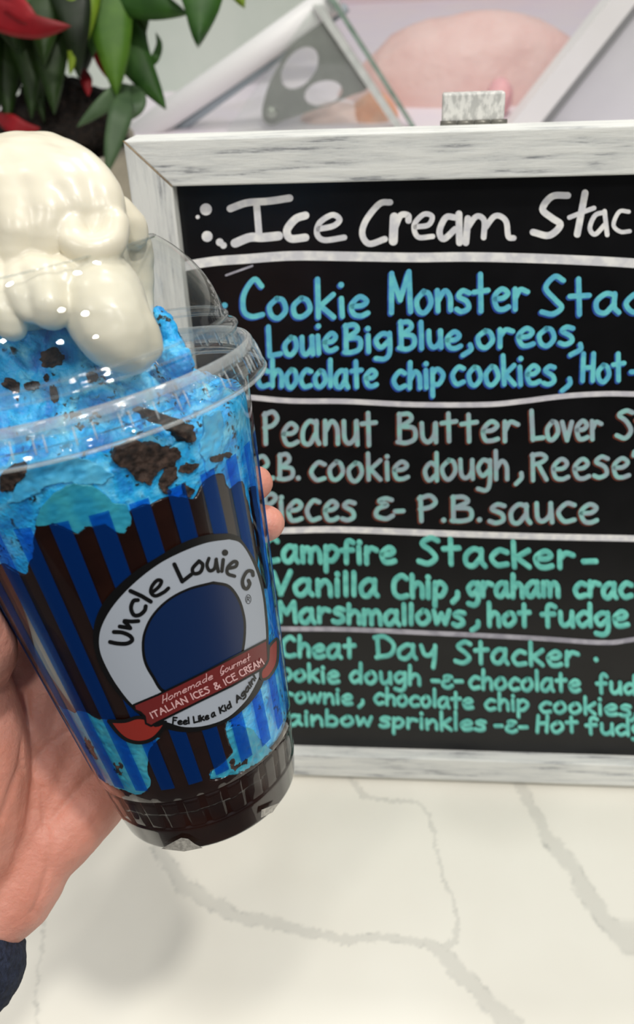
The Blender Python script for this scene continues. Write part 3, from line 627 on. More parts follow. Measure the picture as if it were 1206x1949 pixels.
# ------------------------------------------------------------------ potted plant
def plant():
    c = W(on_z(186, 560)); c = np.array([c[0], c[1], 0.0])
    cc = Winv(c)
    def upto(y):                          # height above counter where a pixel row crosses the pot axis
        r = ray(186, y); lo_, hi_ = 0, 90
        for _ in range(50):
            m_ = (lo_ + hi_) / 2
            if proj(cc + wZ * m_)[1] > y: lo_ = m_
            else: hi_ = m_
        return lo_
    hr = upto(272)
    root = empty('potted_plant', c, 'leafy green potted plant with red bracts left of the chalkboard', 'potted plant')
    prof = [(0, 0), (5.6, 0), (6.0, .4), (7.4, hr - 1.2), (7.7, hr - .9), (7.7, hr), (7.1, hr), (6.9, hr - 1.5), (0, hr - 1.5)]
    n = 48; V = []; Fc = []
    for r, z in prof:
        for k in range(n):
            a = 2 * math.pi * k / n; V.append((c[0] + .01 * r * math.cos(a), c[1] + .01 * r * math.sin(a), .01 * z))
    for i in range(len(prof) - 1):
        for k in range(n): Fc.append((i * n + k, i * n + (k + 1) % n, (i + 1) * n + (k + 1) % n, (i + 1) * n + k))
    mesh('pot', V, Fc, mat('stone_pot', (176, 168, 152), (196, 188, 172), rough=.7, scale=60), root)
    bm = bmesh.new(); bmesh.ops.create_icosphere(bm, subdivisions=5, radius=1)
    V = np.array([v.co[:] for v in bm.verts]); Fc = [tuple(v.index for v in f.verts) for f in bm.faces]; bm.free()
    d = np.array([1 + .25 * fbm(v, 4, 5) for v in V]); V = V * d[:, None] * np.array((.066, .06, .05)) + c + np.array((0, 0, .01 * hr + .008))
    mesh('soil', V, Fc, mat('dark_bark', (12, 9, 7), (40, 28, 20), rough=.9, scale=240), root)
    D = -proj(cc)[0] * 0 + abs((cc + wZ * hr)[2])
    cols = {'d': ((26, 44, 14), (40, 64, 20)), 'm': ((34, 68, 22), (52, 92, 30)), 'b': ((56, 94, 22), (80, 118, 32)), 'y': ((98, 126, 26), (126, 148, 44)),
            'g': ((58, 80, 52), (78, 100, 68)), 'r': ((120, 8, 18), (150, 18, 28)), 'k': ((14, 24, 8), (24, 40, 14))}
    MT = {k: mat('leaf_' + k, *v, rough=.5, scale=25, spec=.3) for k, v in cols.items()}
    stem = [cc + wZ * (hr - 1), cc + wZ * (hr + 12) - wY * 1, px(140, -60, D - 1)]
    mesh('stem', *(lambda q: (W(q[0]), q[1]))(tube3(catmull(stem, 6), np.linspace(1.0, .6, 13), 10)), mat('stem_green', (40, 60, 28), rough=.5), root)
    def leaf(P, wpx, col, dd=0.0, name='leaf', fold=.25):
        pts = catmull([px(x, y, D + z + dd - 6) for x, y, z in P], 7); n = len(pts); w = wpx * D / F / 2
        t = np.linspace(0, 1, n); prof = np.minimum(1, (t + .03) / .35) ** .6 * (1 - t ** 2.6) ** .85; prof[-1] = .01
        T = np.gradient(pts, axis=0); T /= np.linalg.norm(T, axis=1)[:, None]
        view = -nrm(pts.mean(0)); V = []; Fc = []
        for i in range(n):
            s = nrm(np.cross(T[i], view)); nn = np.cross(s, T[i])
            for k, q in enumerate((-1, -.5, 0, .5, 1)):
                V.append(pts[i] + s * q * w * prof[i] + nn * (abs(q) * fold * w * prof[i] - .25 * q * q * w))
            for k, q in enumerate((-1, -.5, 0, .5, 1)):
                V.append(V[-5] - nn * .06)
        for i in range(n - 1):
            a, b = i * 10, (i + 1) * 10
            for k in range(4):
                Fc.append((a + k, b + k, b + k + 1, a + k + 1)); Fc.append((a + 5 + k, a + 6 + k, b + 6 + k, b + 5 + k))
            Fc.append((a, a + 5, b + 5, b)); Fc.append((a + 4, b + 4, b + 9, a + 9))
        mesh(name, W(np.array(V)), Fc, MT[col], root, label='red bract' if col == 'r' else None)
    rnd = random.Random(4)
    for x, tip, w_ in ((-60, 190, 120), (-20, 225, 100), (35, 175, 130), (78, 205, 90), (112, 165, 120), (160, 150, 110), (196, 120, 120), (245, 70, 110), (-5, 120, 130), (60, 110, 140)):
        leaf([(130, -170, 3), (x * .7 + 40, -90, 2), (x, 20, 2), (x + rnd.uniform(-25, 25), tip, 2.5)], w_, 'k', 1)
    leaf([(130, -140, 0), (60, -90, -1), (20, 60, -2), (14, 245, -1)], 85, 'd')
    leaf([(130, -140, 0), (90, -80, -2), (62, 60, -3), (60, 226, -2)], 85, 'd')
    leaf([(135, -140, 0), (115, -60, -3), (98, 70, -4), (103, 216, -3)], 92, 'd', -.5)
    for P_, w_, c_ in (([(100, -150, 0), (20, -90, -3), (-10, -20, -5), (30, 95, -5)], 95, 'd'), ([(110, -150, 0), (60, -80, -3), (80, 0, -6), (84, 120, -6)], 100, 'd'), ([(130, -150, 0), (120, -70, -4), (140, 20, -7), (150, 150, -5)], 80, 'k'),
                       ([(150, -150, 0), (180, -70, -4), (180, 10, -5), (176, 110, -3)], 80, 'm'), ([(90, -150, 0), (-20, -60, -2), (-30, 60, -3), (-4, 210, -2)], 90, 'd'), ([(120, -150, 0), (80, -60, -2), (44, 60, -2.5), (84, 232, -1)], 80, 'd'), ([(150, -150, 0), (250, -80, -3), (200, 0, -2), (190, 60, -1)], 90, 'd')):
        leaf(P_, w_, c_)
    leaf([(140, -140, 0), (158, -60, -5), (155, 30, -6), (133, 142, -5)], 66, 'y', -.5)
    leaf([(140, -140, 0), (100, -60, -5), (72, -10, -6), (40, 60, -6)], 70, 'm', 0)
    leaf([(150, -140, 0), (195, -60, -4), (212, 60, -5), (222, 182, -4)], 96, 'b', 0)
    leaf([(160, -140, 0), (215, -40, -2), (245, 90, -2), (314, 206, -1)], 100, 'm', .5)
    leaf([(150, -140, 0), (205, -60, -3), (260, -5, -5), (352, 26, -6)], 92, 'm', -.5)
    leaf([(160, -160, 0), (300, -120, -5), (378, -40, -8), (378, 80, -9)], 118, 'm', -1)
    leaf([(160, -160, 0), (320, -130, -6), (420, -70, -8), (462, 8, -9)], 80, 'y', 0)
    leaf([(150, -160, 0), (220, -80, -3), (260, 0, -4), (277, 58, -4)], 60, 'd', 1)
    leaf([(275, 130, 0), (294, 112, -1), (303, 85, -1), (296, 60, -1)], 16, 'm')
    leaf([(255, 165, 0), (225, 180, -3), (190, 205, -4), (146, 242, -4)], 36, 'g')
    leaf([(245, 165, 0), (232, 210, -5), (216, 270, -6), (203, 332, -6)], 42, 'g', -1)
    leaf([(250, 160, 0), (262, 185, -3), (262, 205, -4), (250, 228, -4)], 30, 'g')
    leaf([(-90, -30, -4), (-20, 20, -7), (60, 50, -9), (134, 50, -9)], 52, 'r', -1, 'bract')
    leaf([(-60, -70, -4), (-10, -20, -7), (40, 20, -9), (80, 56, -9)], 46, 'r', -1, 'bract')
    leaf([(175, 70, 0), (190, 95, -1), (197, 120, -1), (203, 146, -1)], 34, 'r', 0, 'bract')
    leaf([(160, 130, 1), (164, 150, 0), (166, 165, 0), (168, 182, 0)], 22, 'r', 0, 'bract')
    leaf([(-10, 215, 0), (20, 235, -2), (50, 246, -2), (76, 244, -2)], 34, 'r', 0, 'bract')
plant()

# ------------------------------------------------------------------ cup geometry
CB = np.array([-3.618, -9.233, -29.985]); CA = nrm((-.2132271, .905177, .3676803))
_v = nrm(-(CB + CA * 7)); E1 = nrm(_v - CA * (_v @ CA)); E2 = np.cross(CA, E1)
def rr(h): return 3.054 + (4.675 - 3.054) * h / 13.688
def cyl(h, th, r):
    h, th, r = np.broadcast_arrays(np.asarray(h, float), np.asarray(th, float), np.asarray(r, float))
    return CB + h[..., None] * CA + r[..., None] * (np.cos(th)[..., None] * E1 + np.sin(th)[..., None] * E2)
def cup_hit(P):                   # pixels -> (h, theta) on the front of the cup wall
    P = np.atleast_2d(np.asarray(P, float)); d = np.stack([(P[:, 0] - CX) / F, (CY - P[:, 1]) / F, -np.ones(len(P))], 1)
    ts = np.linspace(17, 36, 900); g = np.empty((len(P), len(ts)))
    Q = d[:, None, :] * ts[None, :, None] - CB; h = Q @ CA
    g = np.linalg.norm(Q - h[..., None] * CA, axis=-1) - rr(h)
    neg = g < 0; i = np.where(neg.any(1), neg.argmax(1), g.argmin(1)); i = np.clip(i, 1, len(ts) - 1)
    lo_ = ts[i - 1]; hi_ = ts[i]
    g0 = g[np.arange(len(P)), i - 1]; g1 = g[np.arange(len(P)), i]
    t = np.where(neg.any(1), lo_ + (hi_ - lo_) * g0 / (g0 - g1 + 1e-12), ts[i])
    q = d * t[:, None] - CB; h = q @ CA; q = q - h[:, None] * CA
    return h, np.arctan2(q @ E2, q @ E1)
def lathe(prof, n=180, rmod=None, a0=-math.pi, closed=False):
    th = a0 + 2 * np.pi * np.arange(n) / n; V = []
    for h, r in prof:
        R = np.full(n, r) if rmod is None else r + rmod(h, th)
        V.append(cyl(np.full(n, h), th, R))
    V = np.vstack(V); m = len(prof); Fc = []
    for i in range(m if closed else m - 1):
        j = (i + 1) % m
        for k in range(n): Fc.append((i * n + k, i * n + (k + 1) % n, j * n + (k + 1) % n, j * n + k))
    return V, Fc
def poly_sdf(P, poly):            # signed, positive inside
    P = np.asarray(P, float); poly = np.asarray(poly, float); n = len(poly)
    d = np.full(len(P), 1e9); ins = np.zeros(len(P), bool)
    for i in range(n):
        a, b = poly[i], poly[(i + 1) % n]; e = b - a
        t = np.clip(((P - a) @ e) / (e @ e + 1e-12), 0, 1)
        d = np.minimum(d, np.linalg.norm(P - a - t[:, None] * e, axis=1))
        c = (a[1] > P[:, 1]) != (b[1] > P[:, 1])
        ins ^= c & (P[:, 0] < (b[0] - a[0]) * (P[:, 1] - a[1]) / (b[1] - a[1] + 1e-12) + a[0])
    return np.where(ins, d, -d)
RM = 3.9                          # s = theta * RM unrolls the wall
def wall_patch(sdf, t0, t1, h0, h1, st, rout, thick):
    """region of the wall where sdf > 0, as a solid patch."""
    nt = max(2, int((t1 - t0) * RM / st)); nh = max(2, int((h1 - h0) / st))
    T, H = np.meshgrid(np.linspace(t0, t1, nt), np.linspace(h0, h1, nh)); S = sdf(T.ravel(), H.ravel())
    T, H = T.ravel(), H.ravel(); vid = {}; VT = []; Fc = []
    def vert(i):
        if i not in vid: vid[i] = len(VT); VT.append((T[i], H[i]))
        return vid[i]
    def cut(i, j):
        k = (min(i, j), max(i, j))
        if k not in vid:
            a = S[i] / (S[i] - S[j]); vid[k] = len(VT); VT.append((T[i] + (T[j] - T[i]) * a, H[i] + (H[j] - H[i]) * a))
        return vid[k]
    for y in range(nh - 1):
        for x in range(nt - 1):
            q = (y * nt + x, y * nt + x + 1, (y + 1) * nt + x + 1, (y + 1) * nt + x)
            s = [S[i] > 0 for i in q]
            if not any(s): continue
            if all(s): Fc.append(tuple(vert(i) for i in q)); continue
            f = []
            for k in range(4):
                i, j = q[k], q[(k + 1) % 4]
                if S[i] > 0: f.append(vert(i))
                if (S[i] > 0) != (S[j] > 0): f.append(cut(i, j))
            if len(f) > 2: Fc.append(tuple(f))
    VT = np.array(VT); n = len(VT)
    R = rout(VT[:, 0], VT[:, 1])
    from collections import Counter
    ec = Counter(frozenset((f[i], f[(i + 1) % len(f)])) for f in Fc for i in range(len(f)))
    FF = list(Fc)
    for f in Fc:
        for i in range(len(f)):
            a, b = f[i], f[(i + 1) % len(f)]
            if ec[frozenset((a, b))] == 1: FF.append((b, a, a + n, b + n))
    FF += [tuple(i + n for i in reversed(f)) for f in Fc]
    V = np.vstack([cyl(VT[:, 1], VT[:, 0], R), cyl(VT[:, 1], VT[:, 0], R - thick)])
    return V, FF
def fill_px(poly, off, grid=5.0):
    """polygon in pixels -> surface wrapped on the cup wall."""
    poly = densify(poly, 3.0, True)
    lo_, hi_ = poly.min(0), poly.max(0)
    gx, gy = np.meshgrid(np.arange(lo_[0], hi_[0], grid), np.arange(lo_[1], hi_[1], grid)); gp = np.stack([gx.ravel(), gy.ravel()], 1)
    gp = gp[poly_sdf(gp, poly) > 1.5]
    pts = [Vector(p) for p in np.vstack([poly, gp])]; n = len(poly)
    r = delaunay_2d_cdt(pts, [], [list(range(n))], 1, 1e-5)
    vo = np.array([tuple(v) for v in r[0]]); fo = [tuple(f) for f in r[2]]
    h, th = cup_hit(vo); V = cyl(h, th, rr(h) + off)
    out = []
    for f in fo:
        a, b, c = V[f[0]], V[f[1]], V[f[2]]
        out.append(f if np.cross(b - a, c - a) @ (a - CB - CA * 6) > 0 else tuple(reversed(f)))
    return V, out
def stroke_px(P, w, off):
    P = np.asarray(P, float)
    if len(P) > 1: P = densify(P, 4.0)
    V, Fc = ribbon2d(P, w); h, th = cup_hit(V); return cyl(h, th, rr(h) + off), Fc

def cup():
    root = empty('plastic_cup', W(CB), 'clear plastic cup with blue stripes and round printed badge, held in the hand', 'cup')
    clear = clear_plastic('cup_plastic', (.97, .98, .985), 1.5, .03)
    prof = [(-.02, 0.0), (-.02, 2.5), (.0, 2.88), (.06, 2.95), (.9, 3.12), (.97, 3.13), (1.02, 3.09), (1.06, 3.10), (2.05, 3.26), (2.12, 3.24), (2.2, rr(2.2))]
    prof += [(h, rr(h)) for h in np.linspace(2.6, 13.4, 24)] + [(13.55, 4.8), (13.7, 4.86), (13.78, 4.78), (13.7, 4.7)]
    def ribs(h, th):
        k = np.clip(min((h - 1.0) / .08, (2.16 - h) / .08), 0, 1)
        return k * .03 * np.clip(np.cos(th * 30) * 3 + 1.6, -1, 1)
    V, Fc = lathe([(-.02, 0.0), (-.02, 2.6), (-.01, 2.85), (.02, 2.93), (.06, 2.95), (.12, 2.96), (.82, 3.10), (.9, 3.12), (.97, 3.13), (1.0, 3.10)] + [(h, 3.09 + .155 * (h - 1.0)) for h in np.linspace(1.06, 2.1, 8)] + prof[9:], 720, ribs)
    mesh('cup_wall', W(V), Fc, clear, root)
    # frosted notches in the foot
    fr = mat('frosted_foot', (150, 146, 138), (190, 186, 176), rough=.3, scale=900)
    for P in ([(307,1615),(326,1604),(345,1594),(358,1596),(371,1606),(386,1613),(350,1620)], [(496,1556),(497,1541),(512,1535),(530,1528),(518,1546)]):
        V, Fc = fill_px(P, .015); mesh('foot_notch', W(V), Fc, fr, root, label='frosted notch at the foot')
    # stripes
    blue = ink('stripe_ink', (4, 72, 165), (.2, .52, 1.0), .28)
    def theta(k, h):
        t = (h - 2.7) / 9.1
        pt, pb = 12.857, 14.1; n0 = 7
        def f(p, k): return p * k if abs(k) <= n0 else math.copysign(p * n0 + (180 - p * n0) / (13.5 - n0) * (abs(k) - n0), k)
        return math.radians((f(pt, k) + 3.0) * t + (f(pb, k) + 4.4) * (1 - t))
    hs = np.linspace(2.7, 11.8, 30)
    for k in range(-13, 14):
        V = []; Fc = []
        for h in hs:
            a0 = theta(k, h); a1 = a0 + (theta(k + .5, h) - a0)
            for j in range(5): V.append(cyl(h, a0 + (a1 - a0) * j / 4, rr(h) + .012))
        for i in range(len(hs) - 1):
            for j in range(4): Fc.append((i * 5 + j, i * 5 + j + 1, i * 5 + j + 6, i * 5 + j + 5))
        mesh('printed_stripe', W(np.array(V)), Fc, blue, root)
    # badge
    black = ink('black_ink', (10, 10, 12), (0, 0, 0), 1.0); wht = ink('white_ink', (186, 194, 206), (.75, .85, .92), .82)
    navy = ink('navy_ink', (10, 38, 82), (.1, .2, .5), .92); red = ink('red_ink', (116, 38, 38), (.6, .1, .1), .94); redt = ink('tail_red_ink', (150, 46, 38), (.6, .1, .1), .94)
    pink = ink('pale_pink_ink', (222, 176, 176), (0, 0, 0), 1.0)
    outer = catmull([(435,1015),(392,1018),(346,1033),(299,1060),(253,1089.5),(216,1123),(193,1153),(180,1186),(178,1219),(185,1252),(200,1285),(223,1318),(254,1350),(284,1373),(313,1386),(352,1393),(392,1388),(435,1371),(468,1345),(492,1315),(504,1285),(509,1250),(510,1219),(509,1186),(503,1133),(495,1093),(482,1063),(465,1036),(452,1021),(435,1015)], 5)[:-1]
    inner = catmull([(435,1026.5),(392,1033),(346,1050),(302,1073),(259,1106),(223,1143),(201,1176),(190,1206),(191,1239),(206,1275),(226,1308),(253,1341),(285,1362),(319,1374),(352,1383),(392,1380),(432,1365),(465,1335),(484,1305),(496,1276),(504,1240),(505,1215),(503,1179),(498,1133),(488,1093),(472,1056),(455,1033),(435,1026.5)], 5)[:-1]
    bd = mesh('badge', *(lambda q: (W(q[0]), q[1]))(fill_px(outer, .018)), black, root, label='round black edged badge')
    def sub(name, q, m, lab=None): return mesh(name, W(q[0]), q[1], m, bd, label=lab)
    sub('badge_field', fill_px(inner, .022), wht)
    ring = catmull([(405,1106),(359,1118),(319,1139),(289,1169),(273,1202),(269.5,1232),(274.5,1262),(289,1289),(310,1318),(350,1320),(420,1290),(456,1256),(464,1232),(467,1199),(465,1172),(455,1139),(435,1113),(405,1106)], 5)[:-1]
    sub('disc_outline', fill_px(ring, .026), black)
    c = ring.mean(0); disc = c + (ring - c) * (1 - 5 / 95)
    sub('navy_disc', fill_px(disc, .030), navy)
    def outlined(name, poly, m, w, o):
        b = Bag(); V, Fc = fill_px(poly, o); b.add(V, Fc, 0)
        Pc = np.vstack([poly, poly[:1]]); V, Fc = stroke_px(Pc, w, o + .003); b.add(V, Fc, 1)
        V, Fc = b.out(); mesh(name, W(V), Fc, None, bd, mats=[m, black], fmat=b.M)
    tl = catmull([(208,1371),(238,1371),(262,1364),(285,1368),(296,1379),(315,1373),(306,1390),(289,1406),(266,1412),(243,1407),(225,1393),(208,1371)], 4)[:-1]
    outlined('banner_tail', tl, redt, 7, .034)
    tr = catmull([(509,1232),(517,1222),(526,1217),(526.5,1252),(522,1270),(510,1288),(498,1293),(494,1286),(496,1274),(507,1258),(509,1232)], 4)[:-1]
    outlined('banner_tail', tr, redt, 5, .034)
    ban = np.array([(255,1340),(300,1321),(380,1282),(440,1251),(506,1217),(507,1235),(508,1255),(500,1270),(492,1275),(440,1304),(380,1333),(330,1358),(300,1373),(288,1380),(278,1375),(276,1362),(268,1354),(258,1350)])
    outlined('banner', ban, red, 4, .042)
    def text(name, items, m, off, lab=None):
        b = Bag()
        for P, w in items:
            V, Fc = stroke_px(P, w, off); b.add(V, Fc); off += .0004
        V, Fc = b.out(); mesh(name, W(V), Fc, m, bd, label=lab)
    z3 = lambda L: np.array([(170 + x / 6.03, 1010 + y / 6.03) for x, y in L]); z4 = lambda L: np.array([(350 + x / 6.03, 1010 + y / 6.03) for x, y in L])
    nm = [(catmull(z3([(240,1270),(330,1288),(430,1288),(492,1250),(465,1200),(380,1162),(283,1155)])), 6.4),
          (z3([(350,1092),(470,1112)]), 6.4), (catmull(z3([(470,1110),(440,1070),(400,1030),(480,1035),(562,1030)])), 6.2),
          (catmull(z3([(556,790),(505,800),(478,880),(510,960),(575,960),(632,910),(645,860)])), 6.4),
          (z3([(470,685),(600,745),(702,808)]), 6.6), (catmull(z3([(735,690),(800,630),(822,572),(770,567),(712,640),(706,710),(760,742),(850,700),(903,655)])), 5.8),
          (z3([(970,382),(1060,578)]), 6.6), (z3([(1060,578),(1160,500)]), 6.2),
          (catmull(z4([(165,345),(92,430),(110,488),(180,470),(207,390),(165,345)])), 5.8), (catmull(z4([(277,315),(255,390),(285,455),(340,430),(362,325)])), 5.4), (z4([(358,330),(384,466)]), 5.4),
          (z4([(440,330),(425,462)]), 5.6), (z4([(460,250)]), 10), (catmull(z4([(500,430),(580,410),(595,362),(555,355),(490,420),(492,490),(570,520)])), 5.2),
          (catmull(z4([(780,512),(768,465),(710,470),(662,560),(670,640),(710,665),(742,610),(728,570)])), 5.4)]
    nm = [(P_, w_ * 1.22) for P_, w_ in nm]
    text('badge_lettering', nm, black, .034)
    t = np.linspace(0, 2 * np.pi, 22); cx, cy = 350 + 728 / 6.03, 1010 + 785 / 6.03
    reg = [(np.stack([cx + 5 * np.cos(t), cy + 8.5 * np.sin(t)], 1), 1.1), (np.array([(cx - 2, cy - 4.5), (cx - 2.2, cy + 4.5)]), 1.1), (catmull([(cx - 2, cy - 4.5), (cx + 1.5, cy - 3.5), (cx + 1.5, cy - .8), (cx - 2, cy + .2)]), 1.1), (np.array([(cx - .6, cy), (cx + 2.2, cy + 4)]), 1.1)]
    text('registered_mark', reg, black, .034)
    def slant(text_, a, b, xh, cap, sw, up, shear=0.0):
        a = np.array(a, float); b = np.array(b, float); d = (b - a); Ln = np.linalg.norm(d); d = d / Ln; u = np.array(up, float); out = []
        for P in word_strokes(text_, 0, Ln, 0, 0, xh, cap, gap=.2, jit=.01):
            Q = a + (P[:, 0] + shear * -P[:, 1])[:, None] * d + (-P[:, 1])[:, None] * u; out.append((Q, sw if len(P) > 1 else sw * 1.1))
        return out
    up = (-.46, -.88)
    it = []
    for wd_, a, b in (('ITALIAN', (290,1366), (357,1334)), ('ICES', (366,1330), (399,1316)), ('+', (408,1312), (418,1307)), ('ICE', (427,1303), (449,1291)), ('CREAM', (456,1287), (499,1263))): it += slant(wd_, a, b, 9, 12, 2.3, up)
    text('banner_lettering', it, pink, .05)
    it = slant('Homemade', (309,1337), (403,1290), 6, 13, 1.5, up, .5) + slant('Gourmet', (417,1283), (473,1255), 6, 13, 1.5, up, .5)
    text('banner_script', it, pink, .05)
    arc = densify(catmull([(328,1376),(345,1377.5),(365,1375),(390,1369),(415,1358),(440,1344),(460,1326),(475,1307),(485,1290)], 6), 1.0)
    cum = np.concatenate([[0], np.cumsum(np.linalg.norm(np.diff(arc, axis=0), axis=1))])
    it = []
    for wd_, f0, f1 in (('Feel', 0, .17), ('Like', .21, .37), ('a', .40, .44), ('Kid', .49, .62), ('Again!', .69, 1.0)):
        s0, s1 = f0 * cum[-1], f1 * cum[-1]
        for P in word_strokes(wd_, s0, s1, 0, 0, 7.2, 11.5, gap=.2, jit=.01):
            Q = []
            for s, y in P:
                p = np.array([np.interp(s, cum, arc[:, 0]), np.interp(s, cum, arc[:, 1])]); q = np.array([np.interp(s + 1, cum, arc[:, 0]), np.interp(s + 1, cum, arc[:, 1])]) + 1e-6
                tt = (q - p) / np.linalg.norm(q - p) if s + 1 <= cum[-1] else np.array([.5, -.85]); nn = np.array([tt[1], -tt[0]])
                nn = .5 * nn + .5 * np.array([.0, -1.0]); Q.append(p - nn * y)
            it.append((np.array(Q), 3.3))
    text('motto_lettering', it, black, .034)

    lid = empty('dome_lid', W(CB + CA * 13.4), 'clear dome lid with a ribbed rim snapped onto the cup', 'lid')
    pl = clear_plastic('lid_plastic', (.965, .975, .975), 1.5, .025)
    rimp = clear_plastic('rim_plastic', (.95, .965, .965), 1.65, .05, haze=.03)
    def skirt(h, th):
        k = np.clip(min((h - 13.66) / .1, (14.22 - h) / .08), 0, 1); return k * .06 * np.clip(np.cos(th * 46) * 5 - 3.6, 0, 1)
    pr = [(13.55, 5.02), (13.52, 5.14), (13.58, 5.20), (13.66, 5.17)] + [(h, 5.13 - .13 * (h - 13.66) / .56) for h in np.linspace(13.72, 14.2, 6)] + \
         [(14.30, 4.985), (14.38, 4.93), (14.40, 4.86), (14.33, 4.79), (14.1, 4.74), (13.95, 4.70), (13.95, 4.64), (14.2, 4.62), (14.55, 4.60), (14.7, 4.66), (14.8, 4.68), (14.9, 4.62), (14.98, 4.5), (15.06, 4.5), (15.12, 4.47), (15.18, 4.42)]
    V, Fc = lathe(pr, 1104, skirt); mesh('rim', W(V), Fc, rimp, lid, label='ribbed clear rim')
    bg = Bag()
    for k in range(64):
        a = 2 * math.pi * (k + .3 * math.sin(k * 2.1)) / 64
        V, Fc = tube3(np.array([cyl(h_, a, r_) for h_, r_ in ((13.72, 5.135), (13.9, 5.10), (14.14, 5.035))]), [.022, .03, .02], 6); bg.add(V, Fc)
    V, Fc = bg.out(); mesh('rim_ribs', W(V), Fc, clear_plastic('rib_plastic', (.93, .95, .95), 1.6, .1, haze=.2), lid)
    band = clear_plastic('hazy_rim', (.9, .92, .92), 1.5, .12, haze=.19)
    V, Fc = lathe([(14.2, 5.01), (14.33, 4.985), (14.41, 4.93), (14.43, 4.86), (14.38, 4.78), (14.2, 4.74), (14.0, 4.72)], 240); mesh('rim_ledge', W(V), Fc, band, lid, label='hazy ledge of the rim')
    V, Fc = lathe([(13.5 + .055 * math.sin(a), 5.17 + .055 * math.cos(a)) for a in np.linspace(0, 2 * math.pi, 9)[:-1]], 240, closed=True); mesh('rim_lip', W(V), Fc, band, lid)
    for hh, r_ in ((14.82, 4.685), (15.1, 4.49)):
        V, Fc = lathe([(hh + .035 * math.sin(a), r_ + .035 * math.cos(a)) for a in np.linspace(0, 2 * math.pi, 9)[:-1]], 240, closed=True); mesh('dome_bead', W(V), Fc, rimp, lid)
    V, Fc = lathe([(17.52 + .03 * math.sin(a), 3.12 + .03 * math.cos(a)) for a in np.linspace(0, 2 * math.pi, 9)[:-1]], 200, closed=True); mesh('opening_edge', W(V), Fc, rimp, lid)
    dm = [(15.18, 4.42)] + [(15 + d, 4.42 * math.sqrt(1 - (d / 3.6) ** 2)) for d in np.linspace(.28, 2.48, 22)] + [(17.52, 3.15), (17.53, 3.10), (17.47, 3.09)]
    V, Fc = lathe(dm, 180); mesh('dome', W(V), Fc, pl, lid)
cup()

